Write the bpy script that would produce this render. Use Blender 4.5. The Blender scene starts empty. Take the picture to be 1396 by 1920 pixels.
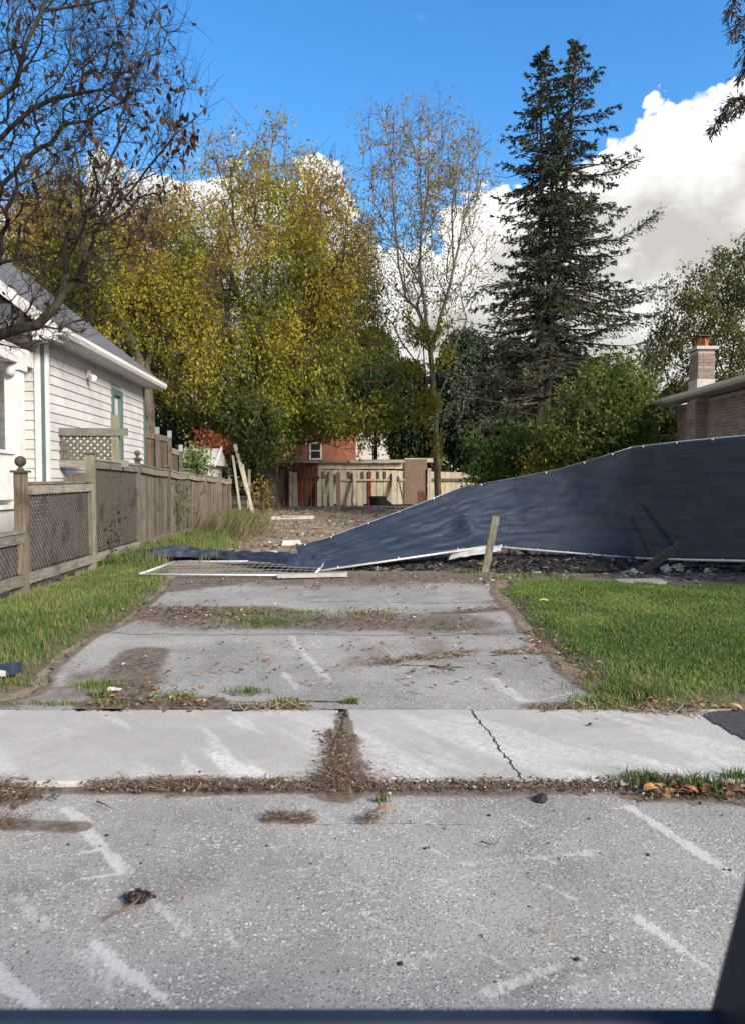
import bpy, math, random
import numpy as np
from mathutils import Matrix, Vector

random.seed(7)
rng = np.random.default_rng(7)
S = bpy.context.scene
COL = S.collection
R = math.radians

# ------------------------------------------------------------------ camera
F, CX, CY, H = 1400.0, 698.0, 960.0, 1.45         # focal length and centre in photo pixels, eye height
PITCH = math.atan(55 / F)
cam = bpy.data.cameras.new('camera')
cam_o = bpy.data.objects.new('camera', cam); COL.objects.link(cam_o)
cam_o.location = (0, 0, H); cam_o.rotation_euler = (R(90) - PITCH, 0, 0)
cam.sensor_fit = 'VERTICAL'; cam.sensor_height = 24; cam.lens = F / 1920 * 24
cam.clip_start = .02; cam.clip_end = 3000
cam.dof.use_dof = True; cam.dof.focus_distance = 11; cam.dof.aperture_fstop = 5.0
S.camera = cam_o

# ------------------------------------------------------------------ light
SUN_EL, SUN_AZ = R(29), R(47)                      # azimuth from straight behind the camera towards the right
sdir = Vector((math.sin(SUN_AZ) * math.cos(SUN_EL), -math.cos(SUN_AZ) * math.cos(SUN_EL), math.sin(SUN_EL)))
sl = bpy.data.lights.new('sun', 'SUN'); sl.energy = 2.3; sl.angle = R(24); sl.color = (1, .88, .72)   # sun behind thin cloud: soft
so = bpy.data.objects.new('sun', sl); COL.objects.link(so)
so.rotation_euler = sdir.to_track_quat('Z', 'Y').to_euler(); so.location = (20, -30, 40)
S.view_settings.view_transform = 'Standard'; S.view_settings.look = 'None'
S.view_settings.exposure = 1.8; S.view_settings.gamma = 1; S.view_settings.use_curve_mapping = False
S.render.engine = 'CYCLES'

W = bpy.data.worlds.new('World'); S.world = W; W.use_nodes = True

class NT:
    """tiny node-tree helper"""
    def __init__(s, tree):
        s.t = tree; s.t.nodes.clear()
    def n(s, typ, ins=None, **kw):
        nd = s.t.nodes.new(typ)
        for k, v in kw.items(): setattr(nd, k, v)
        if ins:
            for k, v in ins.items(): s.set(nd.inputs[k], v)
        return nd
    def set(s, sock, v):
        if isinstance(v, bpy.types.NodeSocket): s.t.links.new(v, sock)
        elif isinstance(v, bpy.types.Node): s.t.links.new(v.outputs[0], sock)
        else: sock.default_value = v
    def m(s, op, a, b=None, c=None, clamp=False):
        nd = s.t.nodes.new('ShaderNodeMath'); nd.operation = op; nd.use_clamp = clamp
        s.set(nd.inputs[0], a)
        if b is not None: s.set(nd.inputs[1], b)
        if c is not None: s.set(nd.inputs[2], c)
        return nd.outputs[0]
    def mix(s, f, a, b, blend='MIX'):
        nd = s.t.nodes.new('ShaderNodeMix'); nd.data_type = 'RGBA'; nd.blend_type = blend
        s.set(nd.inputs[0], f)
        for i, v in ((6, a), (7, b)):
            if isinstance(v, tuple) and len(v) == 3: v = (*v, 1)
            s.set(nd.inputs[i], v)
        return nd.outputs[2]
    def ramp(s, f, stops, interp='LINEAR'):
        nd = s.t.nodes.new('ShaderNodeValToRGB'); nd.color_ramp.interpolation = interp
        e = nd.color_ramp.elements
        while len(e) < len(stops): e.new(.5)
        for el, (p, c) in zip(e, stops):
            el.position = p; el.color = (c, c, c, 1) if not isinstance(c, tuple) else (*c, 1)
        s.set(nd.inputs[0], f); return nd.outputs[0]
    def smooth(s, v, a, b):
        nd = s.t.nodes.new('ShaderNodeMapRange'); nd.interpolation_type = 'SMOOTHSTEP'
        s.set(nd.inputs[0], v); nd.inputs[1].default_value = a; nd.inputs[2].default_value = b
        return nd.outputs[0]
    def noise(s, vec, scale, detail=4, rough=.55, dist=0):
        nd = s.t.nodes.new('ShaderNodeTexNoise')
        if vec is not None: s.set(nd.inputs['Vector'], vec)
        nd.inputs['Scale'].default_value = scale; nd.inputs['Detail'].default_value = detail
        nd.inputs['Roughness'].default_value = rough; nd.inputs['Distortion'].default_value = dist
        return nd.outputs[0]
    def mapping(s, vec, scale=(1, 1, 1), loc=(0, 0, 0), rot=(0, 0, 0)):
        nd = s.t.nodes.new('ShaderNodeMapping'); s.set(nd.inputs[0], vec)
        nd.inputs[1].default_value = loc; nd.inputs[2].default_value = rot; nd.inputs[3].default_value = scale
        return nd.outputs[0]

# sky: Nishita with a bank of cumulus low on the horizon, built higher out of view as fill light
w = NT(W.node_tree)
sky = w.n('ShaderNodeTexSky', sky_type='NISHITA', sun_disc=False, sun_elevation=SUN_EL,
          sun_rotation=math.pi - SUN_AZ, air_density=1.0, dust_density=.25, ozone_density=3.0)
skyc = w.n('ShaderNodeHueSaturation', {'Color': sky.outputs[0], 'Saturation': 1.28, 'Value': .62}).outputs[0]
d = w.n('ShaderNodeTexCoord').outputs['Generated']
sx = w.n('ShaderNodeSeparateXYZ', {0: d})
az = w.m('ARCTAN2', sx.outputs[0], sx.outputs[1])
hl = w.m('SQRT', w.m('ADD', w.m('MULTIPLY', sx.outputs[0], sx.outputs[0]), w.m('MULTIPLY', sx.outputs[1], sx.outputs[1])))
el = w.m('DIVIDE', sx.outputs[2], w.m('MAXIMUM', hl, .02))
fc = w.n('ShaderNodeFloatCurve'); w.set(fc.inputs['Value'], w.m('ADD', w.m('MULTIPLY', az, 1 / 1.2), .5))
cv = fc.mapping.curves[0]
def azof(px): return math.atan((px - CX) / F) / 1.2 + .5
pts = [(0, .40), (azof(0), .365), (azof(180), .395), (azof(300), .41), (azof(430), .43), (azof(520), .42), (azof(610), .44), (azof(670), .39),
       (azof(715), .335), (azof(780), .335), (azof(850), .365), (azof(930), .40), (azof(1020), .41), (azof(1130), .43),
       (azof(1230), .465), (azof(1300), .46), (azof(1396), .47), (.95, .44), (1, .40)]
cv.points[0].location = pts[0]; cv.points[1].location = pts[-1]
for p in pts[1:-1]: cv.points.new(*p)
fc.mapping.update()
ns = w.mapping(d, (1, 1, 1.25))
big = w.noise(ns, 5.5, 3, .5)
fine = w.noise(ns, 17, 6, .6)
vor = w.n('ShaderNodeTexVoronoi', {'Vector': w.mix(.12, ns, w.n('ShaderNodeTexNoise', {'Vector': ns, 'Scale': 14.}).outputs[1]), 'Scale': 13.}, feature='SMOOTH_F1')
vor.inputs['Smoothness'].default_value = .35
vor2 = w.n('ShaderNodeTexVoronoi', {'Vector': w.mix(.10, ns, w.n('ShaderNodeTexNoise', {'Vector': ns, 'Scale': 30.}).outputs[1]), 'Scale': 34.}, feature='SMOOTH_F1')
vor2.inputs['Smoothness'].default_value = .25
bil = w.m('ADD', w.m('MULTIPLY', w.m('SUBTRACT', .42, vor.outputs['Distance']), .085), w.m('MULTIPLY', w.m('SUBTRACT', .42, vor2.outputs['Distance']), .035))
bump = w.m('ADD', bil,
           w.m('ADD', w.m('MULTIPLY', w.m('SUBTRACT', big, .5), .10), w.m('MULTIPLY', w.m('SUBTRACT', fine, .5), .075)))
fill_bank = w.m('MULTIPLY', w.smooth(w.m('ABSOLUTE', az), .9, 2.2), 1.5)      # unseen bank raised behind the viewer to add neutral fill around the veiled sun
top = w.m('ADD', w.m('ADD', fc.outputs[0], fill_bank), w.m('MULTIPLY', bump, w.m('ADD', 1, fill_bank)))
dep = w.m('SUBTRACT', top, el)                      # how far below the cloud's upper edge
mask = w.smooth(dep, -.002, .009)
gaps = w.smooth(w.m('SUBTRACT', w.noise(ns, 3.7, 5, .6), w.m('MULTIPLY', w.m('SUBTRACT', .40, el), .25)), .64, .70)
mask = w.m('MULTIPLY', mask, w.m('SUBTRACT', 1, w.m('MULTIPLY', gaps, .75)))
wisp = w.m('MULTIPLY', w.smooth(w.noise(w.mapping(d, (1, 1, 1.8), (3.1, 1.7, .4)), 8, 4, .5), .60, .80), .35)
mask = w.m('MAXIMUM', mask, wisp)
body = w.smooth(dep, .0, .13)
sh = w.noise(w.mapping(d, (1, 1, 1.6)), 8.5, 5, .55)
shade = w.m('ADD', w.m('MULTIPLY', body, .58), w.m('MULTIPLY', w.m('SUBTRACT', sh, .46), 3.2), clamp=True)
shade = w.m('MULTIPLY', w.m('SUBTRACT', shade, w.m('MULTIPLY', bil, 6.), clamp=True), body)
ccol = w.mix(shade, (2.6, 2.57, 2.52), (1.42, 1.37, 1.31))
skyall = w.mix(mask, skyc, ccol)
bg = w.n('ShaderNodeBackground', {'Color': skyall, 'Strength': .13})
wo = w.n('ShaderNodeOutputWorld', {'Surface': bg.outputs[0]})

# ------------------------------------------------------------------ pixel -> place
cp, sp = math.cos(PITCH), math.sin(PITCH)
def ray(px, py):
    a, b = (px - CX) / F, -(py - CY) / F
    return np.array([a, cp + b * sp, -sp + b * cp])
def G(px, py, z=0.0):
    r = ray(px, py); t = (z - H) / r[2]; return np.array([r[0] * t, r[1] * t, z])
def P(px, py, Y):
    r = ray(px, py); t = Y / r[1]; return np.array([r[0] * t, Y, H + r[2] * t])

# ------------------------------------------------------------------ numpy noise
def _hash(ix, iy, seed):
    h = (ix.astype(np.int64) * 374761393 + iy.astype(np.int64) * 668265263 + seed * 1442695041) & 0xffffffff
    h = ((h ^ (h >> 13)) * 1274126177) & 0xffffffff
    return ((h ^ (h >> 16)) & 0xffff) / 65535.0
def vnoise(x, y, seed=0):
    x = np.asarray(x, float); y = np.asarray(y, float)
    ix, iy = np.floor(x), np.floor(y); fx, fy = x - ix, y - iy
    fx = fx * fx * (3 - 2 * fx); fy = fy * fy * (3 - 2 * fy)
    a, b = _hash(ix, iy, seed), _hash(ix + 1, iy, seed); c, e = _hash(ix, iy + 1, seed), _hash(ix + 1, iy + 1, seed)
    return (a * (1 - fx) + b * fx) * (1 - fy) + (c * (1 - fx) + e * fx) * fy
def fbm(x, y, seed=0, o=4):
    s, a, t = 0, .5, 0
    for i in range(o): s = s + a * vnoise(x * 2 ** i, y * 2 ** i, seed + i * 17); t += a; a *= .5
    return s / t
def sstep(v, a, b):
    t = np.clip((v - a) / (b - a), 0, 1); return t * t * (3 - 2 * t)
def segdist(x, y, a, b):
    ax, ay = a[0], a[1]; dx, dy = b[0] - ax, b[1] - ay; L = dx * dx + dy * dy + 1e-9
    t = np.clip(((x - ax) * dx + (y - ay) * dy) / L, 0, 1)
    return np.hypot(x - ax - t * dx, y - ay - t * dy), t
def inpoly(x, y, poly):
    r = np.zeros(np.shape(x), bool); n = len(poly)
    for i in range(n):
        x1, y1 = poly[i][:2]; x2, y2 = poly[(i + 1) % n][:2]
        if y1 == y2: continue
        r ^= ((y1 > y) != (y2 > y)) & (x < (x2 - x1) * (y - y1) / (y2 - y1) + x1)
    return r
def zt(x, y):
    """height of the bare ground"""
    x = np.asarray(x, float); y = np.asarray(y, float)
    z = -.035 + .33 * sstep(y, 20, 34)
    lot = sstep(y, 13, 16) * (1 - sstep(y, 36, 40)) * (1 - sstep(np.abs(x), 12, 16))
    z = z + lot * (.16 * (fbm(x * .9, y * .9, 3) - .45) + .05 * (fbm(x * 4, y * 4, 5) - .5))
    return z

# ------------------------------------------------------------------ mesh helpers
AT = {}
def link(name, me, m=None, parent=None):
    o = bpy.data.objects.new(name, me); COL.objects.link(o)
    if m is not None: me.materials.append(m)
    if parent is not None: adopt(o, parent)
    return o
def adopt(o, parent):
    o.parent = parent
    o.matrix_parent_inverse = Matrix.Translation(-Vector(AT.get(parent.name, (0, 0, 0))))
def np_mesh(name, V, Fc, colors=None, smooth=False, attrs=None):
    me = bpy.data.meshes.new(name)
    V = np.asarray(V, np.float32); Fc = np.asarray(Fc, np.int32); k = Fc.shape[1]
    me.vertices.add(len(V)); me.vertices.foreach_set('co', V.ravel())
    me.loops.add(Fc.size); me.loops.foreach_set('vertex_index', Fc.ravel())
    me.polygons.add(len(Fc)); me.polygons.foreach_set('loop_start', np.arange(0, Fc.size, k, dtype=np.int32))
    me.polygons.foreach_set('loop_total', np.full(len(Fc), k, np.int32))
    me.update(calc_edges=True)
    if smooth: me.polygons.foreach_set('use_smooth', np.ones(len(Fc), bool))
    if colors is not None:
        a = me.attributes.new('Col', 'FLOAT_COLOR', 'POINT')
        c = np.ones((len(V), 4), np.float32); c[:, :3] = colors; a.data.foreach_set('color', c.ravel())
    for k2, v in (attrs or {}).items():
        a = me.attributes.new(k2, 'FLOAT', 'POINT'); a.data.foreach_set('value', np.asarray(v, np.float32).ravel())
    return me
def tag(o, label, cat, group=None, kind=None):
    if label: o['label'] = label
    if cat: o['category'] = cat
    if group: o['group'] = group
    if kind: o['kind'] = kind
    return o
def thing(name, label, cat, loc, group=None):
    e = bpy.data.objects.new(name, None); COL.objects.link(e); e.location = loc; e.empty_display_size = .2
    AT[e.name] = tuple(float(v) for v in loc)
    return tag(e, label, cat, group)
def struct(name, me, m): return tag(link(name, me, m), None, None, kind='structure')

class Frame:
    """upright local frame: u to the right, v into depth, turned by ang"""
    def __init__(s, x, y, ang, z=0): s.o = (x, y, z); s.c, s.s = math.cos(ang), math.sin(ang)
    def __call__(s, u, v, z): return (s.o[0] + u * s.c - v * s.s, s.o[1] + u * s.s + v * s.c, s.o[2] + z)
W0 = Frame(0, 0, 0)
class MB:
    def __init__(s): s.v = []; s.f = []; s.sm = []
    def hexa(s, p, smooth=False):
        """8 corner points, bottom ring then top ring"""
        i = len(s.v); s.v += [tuple(q) for q in p]
        s.f += [(i, i + 3, i + 2, i + 1), (i + 4, i + 5, i + 6, i + 7)] + [(i + k, i + (k + 1) % 4, i + 4 + (k + 1) % 4, i + 4 + k) for k in range(4)]
        return s
    def box(s, u0, u1, v0, v1, z0, z1, fr=W0, j=0):
        q = [fr(u + random.uniform(-j, j), v + random.uniform(-j, j), z + random.uniform(-j, j)) for z in (z0, z1) for u, v in ((u0, v0), (u1, v0), (u1, v1), (u0, v1))]
        return s.hexa(q)
    def bar(s, a, b, wd, th, up=(0, 0, 1), w2=None, t2=None):
        """rectangular bar from a to b, width across, thickness along up"""
        a, b = Vector(a), Vector(b); dr = (b - a).normalized(); up = Vector(up)
        sd = dr.cross(up)
        if sd.length < 1e-4: sd = dr.cross(Vector((0, 1, 0)))
        sd.normalize(); up = sd.cross(dr).normalized(); w2 = w2 or wd; t2 = t2 or th
        ring = lambda c, w_, t_: [c - sd * w_ / 2 - up * t_ / 2, c + sd * w_ / 2 - up * t_ / 2, c + sd * w_ / 2 + up * t_ / 2, c - sd * w_ / 2 + up * t_ / 2]
        return s.hexa(ring(a, wd, th) + ring(b, w2, t2))
    def tube(s, pts, rad, n=8, cap=True):
        pts = [Vector(p) for p in pts]; rad = rad if hasattr(rad, '__len__') else [rad] * len(pts)
        i0 = len(s.v); prev = None
        for k, p in enumerate(pts):
            t = (pts[min(k + 1, len(pts) - 1)] - pts[max(k - 1, 0)]).normalized()
            if prev is None: x = t.cross(Vector((.31, .17, .93))); x = x if x.length > .05 else t.cross(Vector((1, 0, 0)))
            else: x = prev - t * prev.dot(t)
            x.normalize(); prev = x; y = t.cross(x)
            for q in range(n):
                a = 2 * math.pi * q / n; s.v.append(tuple(p + (x * math.cos(a) + y * math.sin(a)) * rad[k]))
        for k in range(len(pts) - 1):
            for q in range(n):
                a, b = i0 + k * n + q, i0 + k * n + (q + 1) % n; s.f.append((a, b, b + n, a + n))
        if cap:
            s.f.append(tuple(i0 + q for q in range(n))[::-1]); s.f.append(tuple(i0 + (len(pts) - 1) * n + q for q in range(n)))
        return s
    def lathe(s, c, prof, n=16):
        i0 = len(s.v)
        for r_, z_ in prof:
            for q in range(n):
                a = 2 * math.pi * q / n; s.v.append((c[0] + r_ * math.cos(a), c[1] + r_ * math.sin(a), c[2] + z_))
        for k in range(len(prof) - 1):
            for q in range(n):
                a, b = i0 + k * n + q, i0 + k * n + (q + 1) % n; s.f.append((a, b, b + n, a + n))
        s.f.append(tuple(i0 + q for q in range(n))[::-1]); s.f.append(tuple(i0 + (len(prof) - 1) * n + q for q in range(n)))
        return s
    def poly(s, pts):
        i = len(s.v); s.v += [tuple(p) for p in pts]; s.f.append(tuple(range(i, i + len(pts)))); return s
    def prism(s, pts, off):
        """polygon extruded by the vector off"""
        i = len(s.v); n = len(pts); off = Vector(off)
        s.v += [tuple(Vector(p)) for p in pts] + [tuple(Vector(p) + off) for p in pts]
        s.f += [tuple(range(i, i + n))[::-1], tuple(range(i + n, i + 2 * n))] + [(i + k, i + (k + 1) % n, i + n + (k + 1) % n, i + n + k) for k in range(n)]
        return s
    def build(s, name, m, parent=None, smooth=False, bevel=0):
        me = bpy.data.meshes.new(name); me.from_pydata([tuple(map(float, q)) for q in s.v], [], s.f); me.update()
        if smooth: me.polygons.foreach_set('use_smooth', [True] * len(me.polygons))
        o = link(name, me, m, parent)
        if bevel:
            b = o.modifiers.new('bevel', 'BEVEL'); b.width = bevel; b.segments = 2; b.limit_method = 'ANGLE'
        return o
def grid_mesh(name, x0, x1, y0, y1, st, zf, keep=None, attrs=None, smooth=True):
    nx, ny = max(2, int((x1 - x0) / st) + 1), max(2, int((y1 - y0) / st) + 1)
    X, Y = np.meshgrid(np.linspace(x0, x1, nx), np.linspace(y0, y1, ny)); X = X.ravel(); Y = Y.ravel()
    Z = zf(X, Y)
    i = np.arange((ny - 1) * (nx - 1)); r_, c_ = i // (nx - 1), i % (nx - 1); a = r_ * nx + c_
    Fc = np.stack([a, a + 1, a + nx + 1, a + nx], 1)
    if keep is not None:
        k = keep(X, Y); Fc = Fc[k[Fc].all(1)]
    used = np.zeros(len(X), bool); used[Fc.ravel()] = True; idx = np.cumsum(used) - 1
    at = {q: f(X, Y)[used] for q, f in (attrs or {}).items()}
    return np_mesh(name, np.stack([X, Y, Z], 1)[used], idx[Fc], smooth=smooth, attrs=at)

# ------------------------------------------------------------------ materials
MATS = {}
def newmat(name):
    m = bpy.data.materials.new(name); m.use_nodes = True; MATS[name] = m
    return m, NT(m.node_tree)
def finish(t, col, rough=.8, bump=None, bs=.3, bd=.01, metal=0, spec=.3):
    p = t.n('ShaderNodeBsdfPrincipled', {'Base Color': col, 'Roughness': rough, 'Metallic': metal, 'Specular IOR Level': spec})
    if bump is not None:
        b = t.n('ShaderNodeBump', {'Height': bump, 'Strength': bs, 'Distance': bd}); t.set(p.inputs['Normal'], b.outputs[0])
    t.n('ShaderNodeOutputMaterial', {'Surface': p.outputs[0]})
def gpos(t): return t.n('ShaderNodeNewGeometry').outputs['Position']
def attr(t, n, out='Fac'): return t.n('ShaderNodeAttribute', attribute_name=n).outputs[out]
def simple(name, c, rough=.7, var=.25, scale=6., bs=.25, bd=.004, metal=0, c2=None, stretch=(1, 1, 1), spec=.3, rnd=.15):
    """paint, plastic, metal and the like: a base colour with patchy wear, and each piece a little different"""
    m, t = newmat(name); p = t.mapping(gpos(t), stretch)
    n1 = t.noise(p, scale, 5, .6); n2 = t.noise(p, scale * 7, 3, .6)
    f = t.m('ADD', t.m('MULTIPLY', n1, .7), t.m('MULTIPLY', n2, .3))
    dark = tuple(v * (1 - var) for v in c); lite = c2 or tuple(min(1, v * (1 + var)) for v in c)
    col = t.mix(t.smooth(f, .3, .7), dark, lite)
    if rnd:
        oi = t.n('ShaderNodeObjectInfo').outputs['Random']
        col = t.n('ShaderNodeHueSaturation', {'Color': col, 'Value': t.m('ADD', 1 - rnd, t.m('MULTIPLY', oi, 2 * rnd))}).outputs[0]
    finish(t, col, rough, f, bs, bd, metal, spec); return m
def wood(name, c, c2, axis, var=.30, dirt=.65, green=0):
    """weathered boards, grain along an axis"""
    st = [9, 9, 9]; st[axis] = .7
    m, t = newmat(name); g = gpos(t); p = t.mapping(g, tuple(st)); oi = t.n('ShaderNodeObjectInfo').outputs['Random']
    p = t.n('ShaderNodeVectorMath', {0: p, 1: t.n('ShaderNodeCombineXYZ', {0: t.m('MULTIPLY', oi, 37.), 2: t.m('MULTIPLY', oi, 11.)}).outputs[0]}, operation='ADD').outputs[0]
    gr = t.noise(p, 6, 6, .65, .4); bl = t.noise(g, 2.2, 4, .6); fine = t.noise(p, 30, 3, .6)
    col = t.mix(t.smooth(gr, .3, .72), c, c2)
    col = t.mix(t.m('MULTIPLY', t.smooth(bl, .5, .75), dirt), col, tuple(v * .35 for v in c))
    if green: col = t.mix(t.m('MULTIPLY', t.smooth(t.noise(g, 1.3, 4, .6), .48, .7), green), col, (.10, .12, .055))
    col = t.n('ShaderNodeHueSaturation', {'Color': col, 'Value': t.m('ADD', 1 - var, t.m('MULTIPLY', oi, 2 * var)), 'Saturation': t.m('ADD', .8, t.m('MULTIPLY', oi, .4))}).outputs[0]
    finish(t, col, .88, t.m('ADD', gr, t.m('MULTIPLY', fine, .5)), .5, .006, spec=.15); return m
def leafmat(name, transl=.4):
    m, t = newmat(name); c = attr(t, 'Col', 'Color')
    df = t.n('ShaderNodeBsdfPrincipled', {'Base Color': c, 'Roughness': .6, 'Specular IOR Level': .25})
    tr = t.n('ShaderNodeBsdfTranslucent', {'Color': c})
    mx = t.n('ShaderNodeMixShader', {0: transl, 1: df.outputs[0], 2: tr.outputs[0]})
    t.n('ShaderNodeOutputMaterial', {'Surface': mx.outputs[0]}); return m
def colmat(name, rough=.85, bump=True):
    """colour from the pieces themselves (litter, rubble), with grain"""
    m, t = newmat(name); c = attr(t, 'Col', 'Color'); n = t.noise(gpos(t), 60, 4, .6)
    c = t.mix(t.smooth(n, .2, .8), t.mix(.35, c, (0, 0, 0)), c); finish(t, c, rough, n, .3, .004, spec=.2); return m
def bark(name, c, c2, sc=7):
    m, t = newmat(name); p = t.mapping(gpos(t), (1, 1, .3)); n = t.noise(p, sc, 6, .7, .6); n2 = t.noise(gpos(t), 2.3, 3)
    col = t.mix(t.smooth(n, .35, .65), c, c2); col = t.mix(t.m('MULTIPLY', t.smooth(n2, .5, .7), .5), col, (.09, .10, .06))
    finish(t, col, .9, n, .8, .02, spec=.1); return m
LEAF = leafmat('leaf', .55); LEAFD = leafmat('leaf_dense', .25); GRASS = leafmat('grass', .35); NEEDLE = leafmat('needle', .15)
LITTER = colmat('litter')
BARKP = bark('bark_pale', (.085, .075, .065), (.21, .19, .165))
BARK = bark('bark_grey', (.045, .038, .032), (.14, .12, .10)); BARK2 = bark('bark_brown', (.03, .024, .02), (.10, .08, .065)); BARKA = bark('bark_apple', (.012, .010, .010), (.05, .043, .038), 14)
WHITE = simple('white_paint', (.56, .56, .55), .55, .12, 3, c2=(.66, .66, .65), rnd=.04)
TEAL = simple('teal_trim', (.075, .125, .13), .6, .2, 4, rnd=.03)
GALV = simple('galvanised_steel', (.42, .43, .43), .45, .3, 14, metal=.6, rnd=.05)
DARKGLASS = simple('dark_glass', (.025, .035, .04), .08, .3, 2, bs=.02, spec=.8)
FW = wood('fence_wood_grey', (.070, .061, .052), (.185, .163, .138), 2, green=.15); FWH = wood('fence_rail_grey', (.12, .11, .096), (.27, .25, .222), 1, green=.2)
FWB = wood('fence_wood_brown', (.105, .078, .058), (.235, .19, .15), 2); FWG = wood('fence_post_green', (.115, .108, .082), (.23, .22, .175), 2, green=.35)
FWX = wood('gate_rail_grey', (.125, .117, .10), (.26, .248, .215), 0, green=.25)
LATW = wood('arbour_lattice_wood', (.07, .062, .05), (.17, .155, .125), 2, var=.05)
LATT = wood('lattice_wood', (.050, .045, .040), (.155, .142, .128), 2, var=.05)

def ground_mat(name, kind):
    m, t = newmat(name); g = gpos(t)
    n1 = t.noise(g, 1.1, 5, .6); n2 = t.noise(g, 9, 5, .65); n3 = t.noise(g, 55, 4, .7)
    if kind == 'soil':
        col = t.mix(t.smooth(n1, .35, .68), (.17, .13, .092), (.30, .24, .175))
        col = t.mix(t.m('MULTIPLY', t.smooth(n2, .5, .7), .6), col, (.38, .335, .275))
        col = t.mix(t.m('MULTIPLY', t.smooth(t.noise(g, 2.6, 5, .7), .55, .7), .55), col, (.30, .17, .10))
        finish(t, col, .95, t.m('ADD', n2, t.m('MULTIPLY', n3, .6)), .8, .03, spec=.1); return m
    if kind == 'char':
        col = t.mix(t.smooth(n2, .35, .7), (.022, .020, .019), (.10, .088, .078)); finish(t, col, .8, t.m('ADD', n2, n3), .9, .03, spec=.25); return m
    sc, di = attr(t, 'scrape'), attr(t, 'dirt')
    if kind == 'asphalt':
        base = t.mix(t.smooth(n1, .3, .7), (.200, .193, .181), (.285, .275, .257))
        base = t.mix(t.m('MULTIPLY', t.smooth(n2, .35, .75), .35), base, (.33, .318, .30))
        base = t.mix(t.m('MULTIPLY', t.smooth(t.noise(g, .55, 4, .6), .42, .62), .55), base, (.345, .333, .31))
        base = t.mix(t.m('MULTIPLY', t.smooth(t.noise(t.mapping(g, (1, 1, 1), (5, 3, 0)), 1.7, 5, .65), .55, .72), .55), base, (.12, .118, .115))
        spk = t.m('ADD', .35, t.m('MULTIPLY', t.smooth(t.noise(t.mapping(g, (1, 1, 1), (2, 9, 0)), 2.3, 4, .6), .35, .65), .65))
        gd = t.mix(.022, g, t.n('ShaderNodeTexNoise', {'Vector': g, 'Scale': 45.}).outputs[1])
        chip = None
        for scl, thr, dens, c1, c2 in ((86., .60, .45, (.36, .35, .335), (.70, .68, .64)), (140., .75, .4, (.32, .315, .30), (.60, .585, .55))):
            v = t.n('ShaderNodeTexVoronoi', {'Vector': gd, 'Scale': scl}); vs = t.n('ShaderNodeSeparateColor', {0: v.outputs['Color']}); vr, vg = vs.outputs[0], vs.outputs[1]
            lim = t.m('MULTIPLY', t.m('MULTIPLY', t.m('SUBTRACT', vr, dens), 1 / (1 - dens)), thr)
            ch_ = t.m('MULTIPLY', t.m('MULTIPLY', t.m('SUBTRACT', lim, v.outputs['Distance']), 9., clamp=True), spk)
            base = t.mix(t.m('MULTIPLY', ch_, t.m('ADD', .45, t.m('MULTIPLY', vg, .55))), base, t.mix(vg, c1, c2)); chip = ch_ if chip is None else t.m('MAXIMUM', chip, ch_)
        v2 = t.n('ShaderNodeTexVoronoi', {'Vector': gd, 'Scale': 105.}); v2r = t.n('ShaderNodeSeparateColor', {0: v2.outputs['Color']}).outputs[1]
        base = t.mix(t.m('MULTIPLY', t.smooth(v2.outputs['Distance'], .5, .2), t.m('MULTIPLY', t.m('GREATER_THAN', v2r, .5), .75)), base, (.06, .06, .062))
        f = t.smooth(t.m('ADD', sc, t.m('ADD', t.m('MULTIPLY', t.m('SUBTRACT', t.noise(t.mapping(g, (1, .35, 1), (0, 0, 0), (0, 0, .6)), 60, 5, .75), .5), 1.9), t.m('MULTIPLY', t.m('SUBTRACT', t.noise(g, 7, 4, .6), .5), .8))), .30, 1.15)
        base = t.mix(t.m('MULTIPLY', f, .66), base, (.58, .565, .535))
        hgt = t.m('ADD', t.m('MULTIPLY', chip, .5), n3)
    else:
        base = t.mix(t.smooth(n1, .3, .7), (.335, .325, .30), (.42, .407, .375))
        base = t.mix(t.m('MULTIPLY', t.smooth(n2, .4, .75), .4), base, (.29, .28, .26))
        base = t.mix(t.m('MULTIPLY', t.smooth(n3, .5, .8), .45), base, (.50, .49, .46))
        v = t.n('ShaderNodeTexVoronoi', {'Vector': g, 'Scale': 80.}); vr = t.n('ShaderNodeSeparateColor', {0: v.outputs['Color']}).outputs[0]
        base = t.mix(t.m('MULTIPLY', t.smooth(v.outputs['Distance'], .4, .2), t.m('MULTIPLY', t.m('GREATER_THAN', vr, .86), .6)), base, (.16, .15, .14))
        base = t.mix(t.m('MULTIPLY', t.m('MULTIPLY', sc, t.smooth(t.noise(g, 30, 4, .7), .3, .6)), .85), base, (.57, .56, .53))
        hgt = t.m('ADD', n3, n2)
    dn = t.noise(g, 26, 5, .7)
    dcol = t.mix(t.smooth(dn, .35, .65), (.075, .055, .042), (.185, .145, .11))
    dcol = t.mix(t.m('MULTIPLY', t.smooth(t.noise(g, 6, 4, .7), .55, .72), .5), dcol, (.20, .10, .06))
    dcol = t.mix(t.m('MULTIPLY', t.smooth(t.noise(g, 85, 2, .6), .62, .72), .6), dcol, (.36, .34, .30))
    di = t.m('ADD', di, t.m('MULTIPLY', t.smooth(t.noise(g, 3.1, 6, .7), .56, .72), .22))
    df = t.smooth(t.m('ADD', di, t.m('MULTIPLY', t.m('SUBTRACT', dn, .5), .9)), .32, .72)
    col = t.mix(t.m('MULTIPLY', df, .92), base, dcol)
    cr = attr(t, 'crack'); col = t.mix(t.smooth(t.m('ADD', cr, t.m('MULTIPLY', t.m('SUBTRACT', n3, .5), .5)), .45, .7), col, (.045, .038, .032))
    finish(t, col, .9, hgt, .55, .006, spec=.2); return m
SOIL = ground_mat('soil', 'soil'); ASPH = ground_mat('asphalt', 'asphalt'); CONC = ground_mat('concrete', 'concrete'); CHAR = ground_mat('charred', 'char')

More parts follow.
